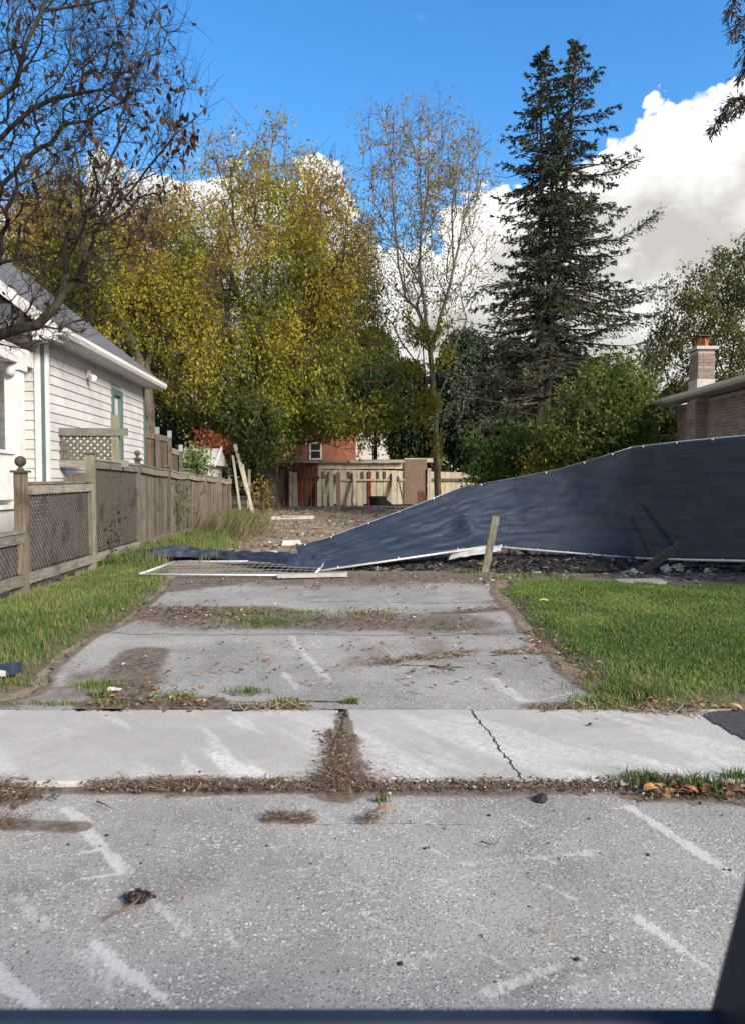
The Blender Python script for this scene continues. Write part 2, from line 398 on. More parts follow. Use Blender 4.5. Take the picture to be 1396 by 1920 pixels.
# ================================================================== SETTING
# ------------------------------------------------------------------ bare ground, one sheet to the horizon
def axis(lo, hi, a, b, st):
    far = np.array([30, 60, 120, 250, 600, 1200])
    mid = np.arange(a, b + st / 2, st)
    return np.concatenate([(a - far[::-1])[(a - far[::-1]) > lo], mid, (b + far)[(b + far) < hi]])
xs, ys = axis(-1300, 1300, -15, 15, .14), axis(-1300, 1300, -30, 42, .15)
X, Y = np.meshgrid(xs, ys); nx = len(xs); X = X.ravel(); Y = Y.ravel()
i = np.arange((len(ys) - 1) * (nx - 1)); a = (i // (nx - 1)) * nx + i % (nx - 1)
struct('ground', np_mesh('ground', np.stack([X, Y, zt(X, Y)], 1), np.stack([a, a + 1, a + nx + 1, a + nx], 1), smooth=True), SOIL)

# ------------------------------------------------------------------ street, apron, sidewalk, driveway
SW0, SW1 = G(600, 1469)[1], G(600, 1331)[1]         # sidewalk, near and far edge
def streaks(x, y, segs):
    """scraped marks: (px a, px b, width in m, strength) laid out on the ground"""
    s = np.zeros(np.shape(x))
    for (a, b, wd, k) in segs:
        a, b = G(*a), G(*b); dd, t = segdist(x, y, a, b)
        wob = .35 + 1.2 * fbm(x * 13, y * 13, 71, 3)
        s = np.maximum(s, .30 * k * (1 - sstep(dd, 0, wd * 1.5)) * (1 - t)); wd = wd * .6 if wd > .05 else wd
        s = np.maximum(s, k * (1 - sstep(dd, wd * .40 * wob, wd * .55 * wob)) * sstep(t, -.01, .08) * (1 - sstep(t, .75, 1.0)))
    return s
AP = [((560 + 37 * k % 700, 1500 + (k * 67) % 330), (620 + 37 * k % 700 + 30, 1500 + (k * 67) % 330 + 45), .018, .75) for k in range(16)] + [((40 + 53 * k % 1200, 1560 + (k * 41) % 300), (150 + 53 * k % 1200, 1545 + (k * 41) % 300), .014, .7) for k in range(14)] + [((120, 1500), (270, 1668), .10, .75), ((265, 1660), (380, 1775), .07, .75), ((300, 1690), (420, 1800), .10, .4), ((165, 1755), (345, 1893), .07, .85),
      ((150, 1765), (250, 1880), .12, .35), ((-30, 1790), (90, 1900), .10, .9), ((1165, 1500), (1420, 1668), .10, 1.0), ((1180, 1705), (1370, 1838), .07, .85),
      ((890, 1862), (1075, 1790), .09, .8), ((840, 1615), (1180, 1588), .05, .55), ((800, 1650), (1000, 1610), .03, .5), ((830, 1570), (1010, 1540), .03, .4),
      ((960, 1880), (1250, 1800), .10, .45), ((25, 1670), (100, 1745), .05, .5), ((385, 1700), (460, 1790), .05, .55), ((500, 1570), (560, 1620), .03, .6),
      ((780, 1500), (840, 1535), .10, .45), ((740, 1810), (940, 1725), .06, .4), ((570, 1690), (690, 1760), .05, .35), ((600, 1530), (700, 1590), .04, .4),
      ((1160, 1740), (1200, 1830), .09, .4), ((440, 1790), (560, 1880), .08, .4), ((240, 1900), (300, 1850), .08, .35), ((690, 1720), (720, 1870), .06, .25)]
def ap_scrape(x, y): return streaks(x, y, AP) + .30 * sstep(fbm(x * 1.3 + y * .9, y * .5 - x * .3, 9), .5, .75) + .9 * sstep(fbm((x * .8 - y * .25) * 1.4, (y + x * .15) * 18, 19), .60, .68) * sstep(vnoise(x * .8, y * .9, 3), .5, .8)
def ap_dirt(x, y):
    d0 = SW0 - y
    wv = .05 + .10 * fbm(x * 2.2, 0 * x, 23) * (1 - sstep(np.abs(x - .3), 0, .9) * .3)
    e = .95 * (1 - sstep(d0, wv * .4, wv * 1.7))
    a, b = G(530, 1533), G(690, 1538)
    e = np.maximum(e, .8 * (1 - sstep(segdist(x, y, G(500, 1532), G(580, 1532))[0], .02, .06)))
    e = np.maximum(e, .75 * (1 - sstep(segdist(x, y, G(-40, 1540), G(150, 1545))[0], .02, .10)))
    e = np.maximum(e, .8 * (1 - sstep(segdist(x, y, G(-80, 1490), G(40, 1490))[0], .03, .16)))
    e = np.maximum(e, .95 * (1 - sstep(segdist(x, y, G(650, 1460), G(640, 1480))[0], .04, .22)))
    e = np.maximum(e, .95 * (1 - sstep(segdist(x, y, G(1190, 1480), G(1450, 1490))[0], .04, .20)))
    return e * (.65 + .7 * fbm(x * 7, y * 7, 31))
def ap_crack(x, y):
    c = np.zeros(np.shape(x))
    yy = G(0, 1541)[1] + .11 * (fbm(x * 2.3, 0 * x, 41, 5) - .5)
    c = np.maximum(c, .62 * (1 - sstep(np.abs(y - yy), .002, .014)) * sstep(.9 - x, 0, .5) * (.6 + .5 * sstep(vnoise(x * 3, 0 * x, 43), .3, .6)))
    xx = G(712, 1500)[0] + .02 * (vnoise(y * 9, 0 * y, 4) - .5)
    return np.maximum(c, .8 * (1 - sstep(np.abs(x - xx), .004, .016)) * sstep(y, G(0, 1525)[1], G(0, 1500)[1]))
zb = lambda x, y: .012 * (fbm(x * .7, y * .7, 51) - .5) + .003 * (fbm(x * 6, y * 6, 52) - .5)
struct('driveway_apron', grid_mesh('driveway_apron', -3.6, 3.6, 1.15, SW0 - .012, .014, lambda x, y: zb(x, y) - .012, None, dict(scrape=ap_scrape, dirt=ap_dirt, crack=ap_crack)), ASPH)
struct('road', grid_mesh('road', -40, 40, -8, 1.14, .5, lambda x, y: -.03 + 0 * x, None, dict(scrape=lambda x, y: 0 * x, dirt=lambda x, y: 0 * x, crack=lambda x, y: 0 * x)), ASPH)
# sidewalk: slabs with open joints
sw = MB().box(-30, 30, SW0 + .01, SW1 - .01, -.12, -.031).build('sidewalk', CONC); tag(sw, None, None, kind='structure')
JX = [-30, -7.1, G(-60, 1400)[0] - 1.0, G(632, 1400)[0], 2.62, 4.4, 6.2, 30]
def slab_scr(x, y):
    r0 = .55 * sstep(fbm((x + y * .85) * 3.2, (y - x * .6) * .8, 61), .52, .66)
    return r0 + .7 * sstep(fbm((x + y * .7) * 9, (y - x * .7) * 1.4, 62), .60, .70) * sstep(fbm(x * .8, y, 63), .4, .6)
def slab_crk(x, y):
    t = (y - SW0) / (SW1 - SW0); xx = G(980, 1460)[0] * (1 - t) + G(880, 1332)[0] * t + .035 * (fbm(y * 5, 0 * y, 8) - .5) + .02 * (vnoise(y * 23, 0 * y, 9) - .5)
    c = .95 * (1 - sstep(np.abs(x - xx), .003, .013))
    br = .55 * (1 - sstep(np.abs(x - xx + .10 * sstep(.35 - t, 0, .3)), .002, .008)) * (t < .3)
    return np.maximum(c, br)
def slab_dirt(x, y):
    jx = G(632, 1400)[0]; t = np.clip((y - SW0) / (SW1 - SW0), 0, 1)
    e = .9 * (1 - sstep(np.abs(x - jx - .02 - .05 * (1 - t)), .01, .03 + .15 * (1 - t) ** 1.2 + .10 * vnoise(y * 8, 0 * y, 3) * (t < .8)))
    e = np.maximum(e, .55 * (1 - sstep(y - SW0, .0, .05)) * sstep(vnoise(x * 2.3, 0 * x, 13), .35, .6))
    return np.maximum(e, .5 * (1 - sstep(SW1 - y, 0, .03)) * sstep(vnoise(x * 2.9, 0 * x, 14), .4, .7))
for k in range(len(JX) - 1):
    x0, x1 = JX[k], JX[k + 1]; mid = abs((x0 + x1) / 2) < 6
    g0, g1 = (.012, .012) if abs(x0 - G(632, 1400)[0]) < .01 else (.006, .012 if k == 2 else .006)
    tz = random.uniform(-.004, .004)
    me = grid_mesh('slab', x0 + g0, x1 - g1, SW0, SW1, .012 if mid else .4, lambda x, y: .004 + tz + .006 * fbm(x, y, 77), (lambda x, y: (y - SW0 > .045 * sstep(fbm(x * 6, 0 * x, 78), .55, .8) + .008 * vnoise(x * 40, 0 * x, 79)) & (SW1 - y > .04 * sstep(fbm(x * 6, 0 * x + 9, 78), .55, .8) + .008 * vnoise(x * 40, 0 * x, 80)) & (np.minimum(x - x0, x1 - x) > .012 + .03 * sstep(fbm(0 * y, y * 7, 83), .5, .8))) if mid else None, dict(scrape=slab_scr, dirt=slab_dirt, crack=slab_crk))
    o = link('slab', me, CONC, sw); sol = o.modifiers.new('thick', 'SOLIDIFY'); sol.thickness = .09; sol.offset = -1

# driveway: broken old asphalt between the two lawns
DPX = [(-260, 1328), (0, 1312), (60, 1300), (88, 1272), (96, 1248), (140, 1212), (185, 1186), (235, 1166), (262, 1142), (292, 1118), (318, 1092), (330, 1078), (420, 1070), (930, 1068), (928, 1110),
       (940, 1130), (966, 1152), (985, 1184), (1030, 1222), (1062, 1262), (1098, 1285), (1135, 1303), (1145, 1326), (1142, 1330)]
DPOLY = [G(*p) for p in DPX]; DPOLY[0][1] = SW1 + .012; DPOLY[-1][1] = SW1 + .012
def dkeep(x, y): return inpoly(x + .07 * (fbm(x * 5, y * 5, 81) - .5), y + .07 * (fbm(x * 5, y * 5, 82) - .5), DPOLY)
DS = [((540, 1192), (640, 1300), .12, .85), ((570, 1188), (640, 1262), .07, .6), ((528, 1258), (566, 1300), .13, .8), ((915, 1268), (1000, 1326), .22, .8), ((90, 1258), (130, 1290), .22, .8),
      ((780, 1290), (845, 1330), .08, .5), ((620, 1290), (700, 1328), .10, .5), ((430, 1190), (460, 1215), .05, .5), ((1110, 1290), (980, 1318), .05, .6), ((600, 1205), (655, 1240), .06, .4), ((690, 1100), (760, 1140), .2, .35)]
def dr_scr(x, y): return streaks(x, y, DS) + .35 * sstep(fbm(x * 1.1, y * .6, 91), .48, .7)
def dr_dirt(x, y):
    e = .55 * (1 - sstep(segdist(x, y, G(380, 1165), G(860, 1168))[0], .28, .75))
    e = np.maximum(e, .72 * (1 - sstep(segdist(x, y, G(300, 1150), G(480, 1150))[0], .2, .8)))
    e = np.maximum(e, .72 * (1 - sstep(segdist(x, y, G(270, 1220), G(230, 1300))[0], .10, .36)))
    e = np.maximum(e, .85 * (1 - sstep(segdist(x, y, G(190, 1318), G(380, 1318))[0], .08, .26)))
    e = np.maximum(e, .62 * (1 - sstep(segdist(x, y, G(430, 1326), G(560, 1326))[0], .03, .16)))
    e = np.maximum(e, .6 * (1 - sstep(segdist(x, y, G(300, 1100), G(450, 1085))[0], .3, .9)))
    e = np.maximum(e, .62 * (1 - sstep(segdist(x, y, G(820, 1150), G(950, 1142))[0], .04, .22)))
    e = np.maximum(e, .55 * (1 - sstep(segdist(x, y, G(690, 1155), G(800, 1180))[0], .2, .6)))
    e = np.maximum(e, .58 * (1 - sstep(segdist(x, y, G(720, 1242), G(880, 1222))[0], .02, .20)))
    e = np.maximum(e, .65 * (1 - sstep(segdist(x, y, G(1000, 1322), G(1150, 1320))[0], .03, .14)))
    e = np.maximum(e, .62 * sstep(y, 9.2, 11.6))
    e = np.maximum(e, .42 * sstep(fbm(x * .9, y * .55, 95), .45, .7))
    rim = np.full(np.shape(x), 9.)
    for q in range(len(DPOLY) - 1): rim = np.minimum(rim, segdist(x, y, DPOLY[q], DPOLY[q + 1])[0])
    e = np.maximum(e, .75 * (1 - sstep(rim, .02, .16)))
    return e * (.75 + 1.05 * fbm(x * 3.3, y * 3.3, 96))
def dr_crk(x, y):
    c = 0 * x
    for py, amp, x0, x1 in ((1190, .55, 150, 990), (1147, .25, 830, 960), (1246, .4, 690, 900), (1312, .12, 400, 700), (1222, .6, 880, 1020), (1130, .7, 560, 920)):
        yy = G(0, py)[1] + amp * (fbm(x * 1.5, 0 * x, py, 5) - .5); a, b = G(x0, py)[0], G(x1, py)[0]
        c = np.maximum(c, .85 * (1 - sstep(np.abs(y - yy), .008, .035)) * sstep(x, a, a + .2) * (1 - sstep(x, b - .2, b)))
    xx = G(870, 1235)[0] + (G(0, 1235)[1] - y) * .5 + .06 * (fbm(y * 3, 0 * y, 6) - .5)
    return np.maximum(c, .7 * (1 - sstep(np.abs(x - xx), .004, .016)) * (y < G(0, 1225)[1]) * (y > G(0, 1262)[1]))
def zdr(x, y):
    st = -.02 * (1 - sstep(np.abs(y - G(0, 1188)[1]), 0, .3)) + .03 * sstep(y, G(0, 1215)[1], G(0, 1192)[1]) * (1 - sstep(y, G(0, 1190)[1], G(0, 1178)[1]))
    return -.006 + .035 * (fbm(x * .55, y * .8, 98) - .5) * sstep(y, SW1, SW1 + .8) + .004 * (fbm(x * 6, y * 6, 99) - .5) + st
struct('driveway', grid_mesh('driveway', -5.2, 2.6, SW1 + .012, 12.35, .03, zdr, dkeep, dict(scrape=dr_scr, dirt=dr_dirt, crack=dr_crk)), ASPH)
# neighbour's tarmac path that laps onto the sidewalk at the right
NP = [G(1312, 1344), G(1345, 1336), G(1500, 1330), np.array([9., 4.9, 0]), np.array([9., 4.0, 0]), G(1640, 1420), G(1396, 1394)]
BLK = simple('new_asphalt', (.05, .05, .052), .9, .35, 40, bs=.6, bd=.006, rnd=0)
struct('side_path', grid_mesh('side_path', 1.9, 8.5, 3.7, 4.95, .02, lambda x, y: .014 + .006 * fbm(x * 8, y * 8, 5), lambda x, y: inpoly(x + .05 * (fbm(x * 9, y * 9, 1) - .5), y + .05 * (fbm(x * 9, y * 9, 2) - .5), NP)), BLK)

# ------------------------------------------------------------------ lawns
LR = [G(*p) for p in ((928, 1102), (958, 1086), (1180, 1088), (1250, 1096), (1420, 1094))] + [np.array([9.5, 10.6, 0]), np.array([9.5, 5.0, 0])] + \
     [G(*p) for p in ((1396, 1322), (1330, 1330), (1240, 1328), (1160, 1316), (1128, 1296), (1072, 1258), (1040, 1222), (990, 1178), (962, 1140))]
FENCE = Frame(-4.18, 0, math.atan(.041))            # the fence line: u = 0, v = depth
LL = [G(*p) for p in ((318, 1086), (290, 1120), (255, 1146), (230, 1168), (180, 1190), (135, 1216), (92, 1252), (80, 1280), (30, 1292), (-250, 1300))] + \
     [np.array([-6.0, 5.6, 0]), np.array([-4.62, 8.0, 0]), np.array([-4.72, 13.0, 0]), G(330, 1050)]
def edge_fade(x, y, poly, wd=.35):
    e = np.full(len(x), 9.)
    for q in range(len(poly)): e = np.minimum(e, segdist(x, y, poly[q], poly[(q + 1) % len(poly)])[0])
    return sstep(e, 0, wd)
zl = lambda x, y: .004 + .035 * (fbm(x * 1.2, y * 1.2, 111) - .4)
LAWN = simple('lawn_soil', (.075, .070, .036), .95, .4, 9, c2=(.14, .115, .07), rnd=0)
struct('lawn', grid_mesh('lawn', 1.0, 9.5, 4.7, 11.2, .08, lambda x, y: zl(x, y) - .05 * (1 - edge_fade(x, y, LR, .3)), lambda x, y: inpoly(x, y, LR)), LAWN)
struct('lawn', grid_mesh('lawn', -6.2, -2.2, 5.2, 13.2, .08, lambda x, y: zl(x, y) - .05 * (1 - edge_fade(x, y, LL, .3)), lambda x, y: inpoly(x, y, LL)), LAWN)

def blades(pts, h, wd, cols, lean=.45):
    """bent tapering grass blades, 5 points each"""
    n = len(pts); an = rng.uniform(0, 2 * np.pi, n); d_ = np.stack([np.cos(an), np.sin(an), 0 * an], 1)
    s_ = np.stack([-np.sin(an), np.cos(an), 0 * an], 1) * (wd / 2)[:, None]
    ln = np.abs(rng.normal(0, lean, n)); up = np.array([0, 0, 1.])
    mid = pts + up * (h * .55)[:, None] + d_ * (h * ln * .25)[:, None]
    tip = pts + up * (h * (1 - .25 * np.minimum(ln, 1.6)))[:, None] + d_ * (h * ln)[:, None]
    V = np.stack([pts - s_, pts + s_, mid + s_ * .8, mid - s_ * .8, tip], 1).reshape(-1, 3); b = np.arange(n)[:, None] * 5
    T = np.concatenate([b + [0, 1, 2], b + [0, 2, 3], b + [3, 2, 4]], 0)
    return V, T, np.repeat(cols, 5, 0)
def scatter_poly(n, poly, x0, x1, y0, y1):
    x = rng.uniform(x0, x1, n); y = rng.uniform(y0, y1, n); k = inpoly(x, y, poly); return x[k], y[k]
def gcol(x, y, n, seed, dry=.12):
    g1 = np.array([.080, .160, .036]); g2 = np.array([.170, .260, .060]); g3 = np.array([.23, .20, .09])
    t = np.clip(fbm(x * 1.3, y * 1.3, seed) * 2.6 - .85 + rng.normal(0, .2, n), 0, 1)[:, None]; c = g1 * (1 - t) + g2 * t
    dr = (rng.random(n) < dry * (.4 + 1.6 * fbm(x * 2, y * 2, seed + 5)))[:, None]; return np.where(dr, g3 * rng.uniform(.7, 1.3, (n, 1)), c) * rng.uniform(.8, 1.2, (n, 1))
def grass(name, label, poly, box, n, hmin, hmax, seed, extra=None, dry=.12):
    x, y = scatter_poly(n, poly, *box)
    if extra is not None: k = rng.random(len(x)) < extra(x, y); x, y = x[k], y[k]
    m_ = len(x); h = rng.uniform(hmin, hmax, m_) * (.5 + 1.0 * fbm(x * 1.7, y * 1.7, seed + 2)) * (.35 + .65 * edge_fade(x, y, poly))
    V, T, C = blades(np.stack([x, y, zl(x, y) - .005 - .035 * (1 - edge_fade(x, y, poly, .3))], 1), h, rng.uniform(.003, .006, m_) * (1 + y / 12), gcol(x, y, m_, seed, dry))
    return tag(link(name, np_mesh(name, V, T, C), GRASS), label, 'grass', kind='stuff')
def edge_thin(poly, wd):
    def f(x, y):
        e = np.full(len(x), 9.)
        for q in range(len(poly)): e = np.minimum(e, segdist(x, y, poly[q], poly[(q + 1) % len(poly)])[0])
        return (.10 + .90 * sstep(e + .35 * (fbm(x * 4, y * 4, 142) - .5), 0, wd)) * (.30 + .8 * sstep(fbm(x * 2.5, y * 2.5, 141), .3, .5))
    return f
grass('lawn_grass', 'bright green grass of the right hand lawn', LR, (1, 8.2, 4.7, 11.2), 360000, .022, .065, 121, edge_thin(LR, .6), .08)
grass('lawn_grass', 'rough green grass strip along the grey lattice fence', LL, (-5.6, -2.2, 5.2, 13.2), 150000, .03, .10, 131, edge_thin(LL, .6), .30)
# ================================================================== THINGS
# ------------------------------------------------------------------ white house at the left
HL = Frame(-5.84, 13.3, math.atan(.041)); HW, HD, EZ, PIT = 6.4, 6.75, 4.1, .8
SIDING = simple('white_siding', (.44, .445, .445), .5, .12, 1.6, c2=(.54, .54, .53), rnd=.035)
SHING = None
m_, t_ = newmat('grey_shingles'); g_ = gpos(t_)
b_ = t_.n('ShaderNodeTexBrick', {'Vector': t_.mapping(g_, (1, 1, 1), (0, 0, 0), (0, 0, R(90))), 'Scale': 3.2, 'Color1': (.085, .088, .095, 1), 'Color2': (.15, .152, .16, 1), 'Mortar': (.04, .04, .045, 1), 'Mortar Size': .03})
finish(t_, t_.mix(t_.smooth(t_.noise(g_, 8, 4), .3, .7), b_.outputs[0], (.12, .122, .13)), .9, b_.outputs['Fac'], .4, .01); SHING = m_
hl = thing('clapboard_house', 'white clapboard house with grey shingle gable roof and teal trim', 'house', HL(-3.2, 3.3, 0))
wl = MB().box(-HW, -.03, .03, HD, -.05, 4.05, HL)
wl.prism([HL(-HW, .03, 4.05), HL(-.03, .03, 4.05), HL(-HW / 2, .03, 4.05 + PIT * HW / 2)], Vector(HL(0, HD, 0)) - Vector(HL(0, .03, 0)))
wall = wl.build('wall', SIDING, hl)
def clap(fr, a, b, z, side, hgt=.17, parent=wall):
    """one clapboard: bottom edge stands proud. side: 'x' wall facing right, 'y' wall facing the street"""
    mb = MB(); o0, o1 = .026, .006
    if side == 'x': q = [fr(-.04, a, z), fr(o0, a, z), fr(o0, b, z), fr(-.04, b, z), fr(-.04, a, z + hgt), fr(o1, a, z + hgt), fr(o1, b, z + hgt), fr(-.04, b, z + hgt)]
    else: q = [fr(a, -o0, z), fr(b, -o0, z), fr(b, .04, z), fr(a, .04, z), fr(a, -o1, z + hgt), fr(b, -o1, z + hgt), fr(b, .04, z + hgt), fr(a, .04, z + hgt)]
    return mb.hexa(q).build('siding_board', SIDING, parent)
z = .35; WV0, WV1, WZ0, WZ1 = 3.92, 4.72, 1.5, 3.62
while z < 4.0:
    if z + .17 > WZ0 and z < WZ1: clap(HL, .11, WV0, z, 'x'); clap(HL, WV1, HD - .06, z, 'x')
    else: clap(HL, .11, HD - .06, z, 'x')
    z += .17
z = .35
while z < 4.0: clap(HL, -2.6, -.12, z, 'y'); z += .17
while z < 6.4:
    w_ = (6.66 - z) / PIT
    clap(HL, -HW / 2 - w_ + .1, -HW / 2 + w_ - .1, z, 'y'); z += .17
MB().box(-.01, .045, -.03, .11, .2, 4.0, HL).build('corner_trim', TEAL, hl)
MB().box(-.12, -.015, -.045, 0, .2, 4.0, HL).build('corner_trim', WHITE, hl)
MB().box(-.01, .04, HD - .05, HD + .03, .2, 4.0, HL).build('corner_trim', TEAL, hl)
wn = MB()
for a, b, c, e in ((WV0, WV0 + .13, WZ0, WZ1), (WV1 - .13, WV1, WZ0, WZ1), (WV0 + .13, WV1 - .13, WZ1 - .13, WZ1), (WV0 + .13, WV1 - .13, WZ0, WZ0 + .10)): wn.box(-.06, .055, a, b, c, e, HL)
wn = wn.build('window', TEAL, hl)
MB().box(-.09, -.05, WV0 + .1, WV1 - .1, WZ0 + .05, WZ1 - .08, HL).build('pane', DARKGLASS, wn)
MB().box(-.05, .01, WV0 + .12, WV1 - .12, (WZ0 + WZ1) / 2 - .03, (WZ0 + WZ1) / 2 + .03, HL).build('sash', TEAL, wn)
# roof: two slopes, rake boards, soffit, gutter
rf = MB(); ov = .42; ez = EZ - .02; rz = ez + PIT * (HW / 2 + ov)
for s_ in (1, -1):
    ue = -HW / 2 + s_ * (HW / 2 + ov); um = -HW / 2; off = .10
    q = [HL(ue, -.36, ez), HL(um, -.36, rz), HL(um, HD + .36, rz), HL(ue, HD + .36, ez)]
    rf.prism(q, (0, 0, off))
rf = rf.build('roof', SHING, hl)
for v_ in (-.39, HD + .362):
    for s_ in (1, -1):
        rk = MB()
        ue = -HW / 2 + s_ * (HW / 2 + ov); um = -HW / 2
        rk.prism([HL(ue, v_, ez - .16), HL(ue, v_, ez + .075), HL(um, v_, rz + .075), HL(um, v_, rz - .16)], Vector(HL(0, .028, 0)) - Vector(HL(0, 0, 0))); rk.build('rake_board', WHITE, rf)
MB().prism([HL(.0, -.36, 3.98), HL(ov - .02, -.36, 3.98), HL(ov - .02, -.36, ez - .02), HL(0, -.36, ez + .1)], Vector(HL(0, HD + .72, 0)) - Vector(HL(0, 0, 0))).build('soffit', WHITE, rf)
gt = MB(); prof = [(ov, 3.98), (ov + .09, 3.99), (ov + .125, 4.05), (ov + .125, 4.12), (ov + .10, 4.12), (ov + .10, 4.06), (ov + .08, 4.02), (ov, 4.02)]
gt.prism([HL(u, -.42, z_) for u, z_ in prof], Vector(HL(0, HD + .84, 0)) - Vector(HL(0, 0, 0))); gt.build('gutter', WHITE, rf)
MB().box(-.95, .40, -.40, -.05, 3.90, 4.06, HL).build('eave_return', WHITE, rf)
fl = MB().box(.03, .10, 2.22, 2.30, 3.62, 3.78, HL).build('floodlight_bracket', WHITE, hl)
MB().tube([HL(.10, 2.26, 3.66), HL(.2, 2.2, 3.60)], [.05, .07], 10).build('floodlight', WHITE, hl)
# porch
PV = -2.9; pz = 1.02
MB().box(-6.2, -.12, PV, -.01, .1, pz, HL).build('porch_base', SIDING, hl)
MB().box(-6.25, -.07, PV - .05, -.01, pz, pz + .06, HL).build('porch_floor', WHITE, hl)
for vv in (-.55, PV + .12):
    pc = MB().box(-.37, -.13, vv - .12, vv + .12, pz + .06, 3.46, HL).build('porch_column', WHITE, hl, bevel=.008)
    MB().box(-.41, -.09, vv - .16, vv + .16, 3.34, 3.455, HL).build('capital', WHITE, pc, bevel=.01)
MB().box(-.36, -.12, PV, -.06, 3.462, 3.74, HL).build('porch_beam', WHITE, hl)
pr = MB(); pr.prism([HL(-.02, PV - .3, 3.70), HL(-.02, -.03, 4.0), HL(-.02, -.03, 4.08), HL(-.02, PV - .3, 3.78)], Vector(HL(-6.3, 0, 0)) - Vector(HL(0, 0, 0))); pr.build('porch_roof', SHING, hl)
MB().box(-6.2, -.4, PV, -.06, 3.60, 3.64, HL).build('porch_ceiling', WHITE, hl)
rl = MB().box(-.30, -.20, PV + .24, -.67, 1.93, 1.99, HL).build('porch_railing', WHITE, hl)
MB().box(-.28, -.22, PV + .24, -.67, 1.17, 1.22, HL).build('bottom_rail', WHITE, rl)
v_ = PV + .3
while v_ < -.7:
    MB().box(-.27, -.23, v_ - .02, v_ + .02, 1.22, 1.93, HL).build('baluster', WHITE, rl); v_ += .105
MB().lathe(HL(-.25, -.70, 3.36), [(.03, .08), (.06, .06), (.085, 0), (.085, -.08), (.05, -.13)], 12).build('porch_lamp', simple('lamp_globe', (.5, .5, .48), .3, .1), hl, smooth=True)
MB().box(.05, .11, -.02, .05, .2, 3.95, HL).build('downspout', WHITE, hl)

# ------------------------------------------------------------------ grey wooden fence along the left
def lattice(p0, eu, ev, wd, ht, sp, st, th, nrm):
    """two layers of crossing diagonal strips inside a rectangle"""
    mb = MB(); p0, eu, ev, nrm = Vector(p0), Vector(eu), Vector(ev), Vector(nrm)
    for sgn, off in ((1, 0), (-1, th)):
        c = -ht
        while c < wd + ht:
            # line u = c + sgn*v (sgn=1) or u = c - v + ht
            c0 = c if sgn == 1 else c + ht
            lo, hi = (max(0, -c0), min(ht, wd - c0)) if sgn == 1 else (max(0, c0 - wd), min(ht, c0))
            if hi - lo > .03:
                a = p0 + eu * (c0 + sgn * lo) + ev * lo + nrm * off; b = p0 + eu * (c0 + sgn * hi) + ev * hi + nrm * off
                mb.bar(a, b, st, th, nrm)
            c += sp
    return mb
fd = [7.35, 9.75, 12.45, 15.35, 17.95, 20.2, 22.7, 25.4, 28.2]
ftop = [.82, 1.44, 1.84, 1.84, 1.77, 1.73, 1.70, 1.66, 1.60]
fn = thing('wooden_fence', 'weathered grey fence of lattice and plank panels along the left lawn', 'fence', FENCE(0, 16, 0))
def fz(v): return float(zt(FENCE(0, v, 0)[0], v)) + .03
posts = []
for k, v in enumerate(fd):
    top = [1.0, 1.58, 1.93, 1.92, 1.83, 1.80, 1.75, 1.74, 1.70][k]
    wd = .135 if k in (1, 2) else .10
    lean = (0, 0, 0, .0, .03, -.04, .05, .06, -.05)[k]
    mt = FWB if k in (1, 3) else (FWG if k == 2 else FW)
    p = MB().hexa([FENCE(-wd / 2, v - wd / 2, -.1), FENCE(wd / 2, v - wd / 2, -.1), FENCE(wd / 2, v + wd / 2, -.1), FENCE(-wd / 2, v + wd / 2, -.1)] +
                  [FENCE(-wd / 2 + lean, v - wd / 2, top), FENCE(wd / 2 + lean, v - wd / 2, top), FENCE(wd / 2 + lean, v + wd / 2, top), FENCE(-wd / 2 + lean, v + wd / 2, top)]).build('post', mt, fn, bevel=.006)
    MB().box(-wd / 2 - .03, wd / 2 + .03, v - wd / 2 - .03, v + wd / 2 + .03, top, top + .03, FENCE).build('post_cap', FW, p)
    if k in (1, 3):
        r_ = .072 if k == 1 else .06
        MB().lathe(FENCE(0, v, top + .03), [(.04, 0), (.05, .015), (.025, .03), (.03, .045)] + [(max(.004, r_ * math.sin(a)), .045 + r_ - r_ * math.cos(a)) for a in [math.pi * q / 10 for q in range(1, 11)]], 14).build('ball_finial', LATT, p, smooth=True)
panel_top = [(.80, .80), (1.43, 1.45), (1.83, 1.80), (1.81, 1.74), (1.74, 1.70), (1.70, 1.66), (1.66, 1.63), (1.62, 1.56)]
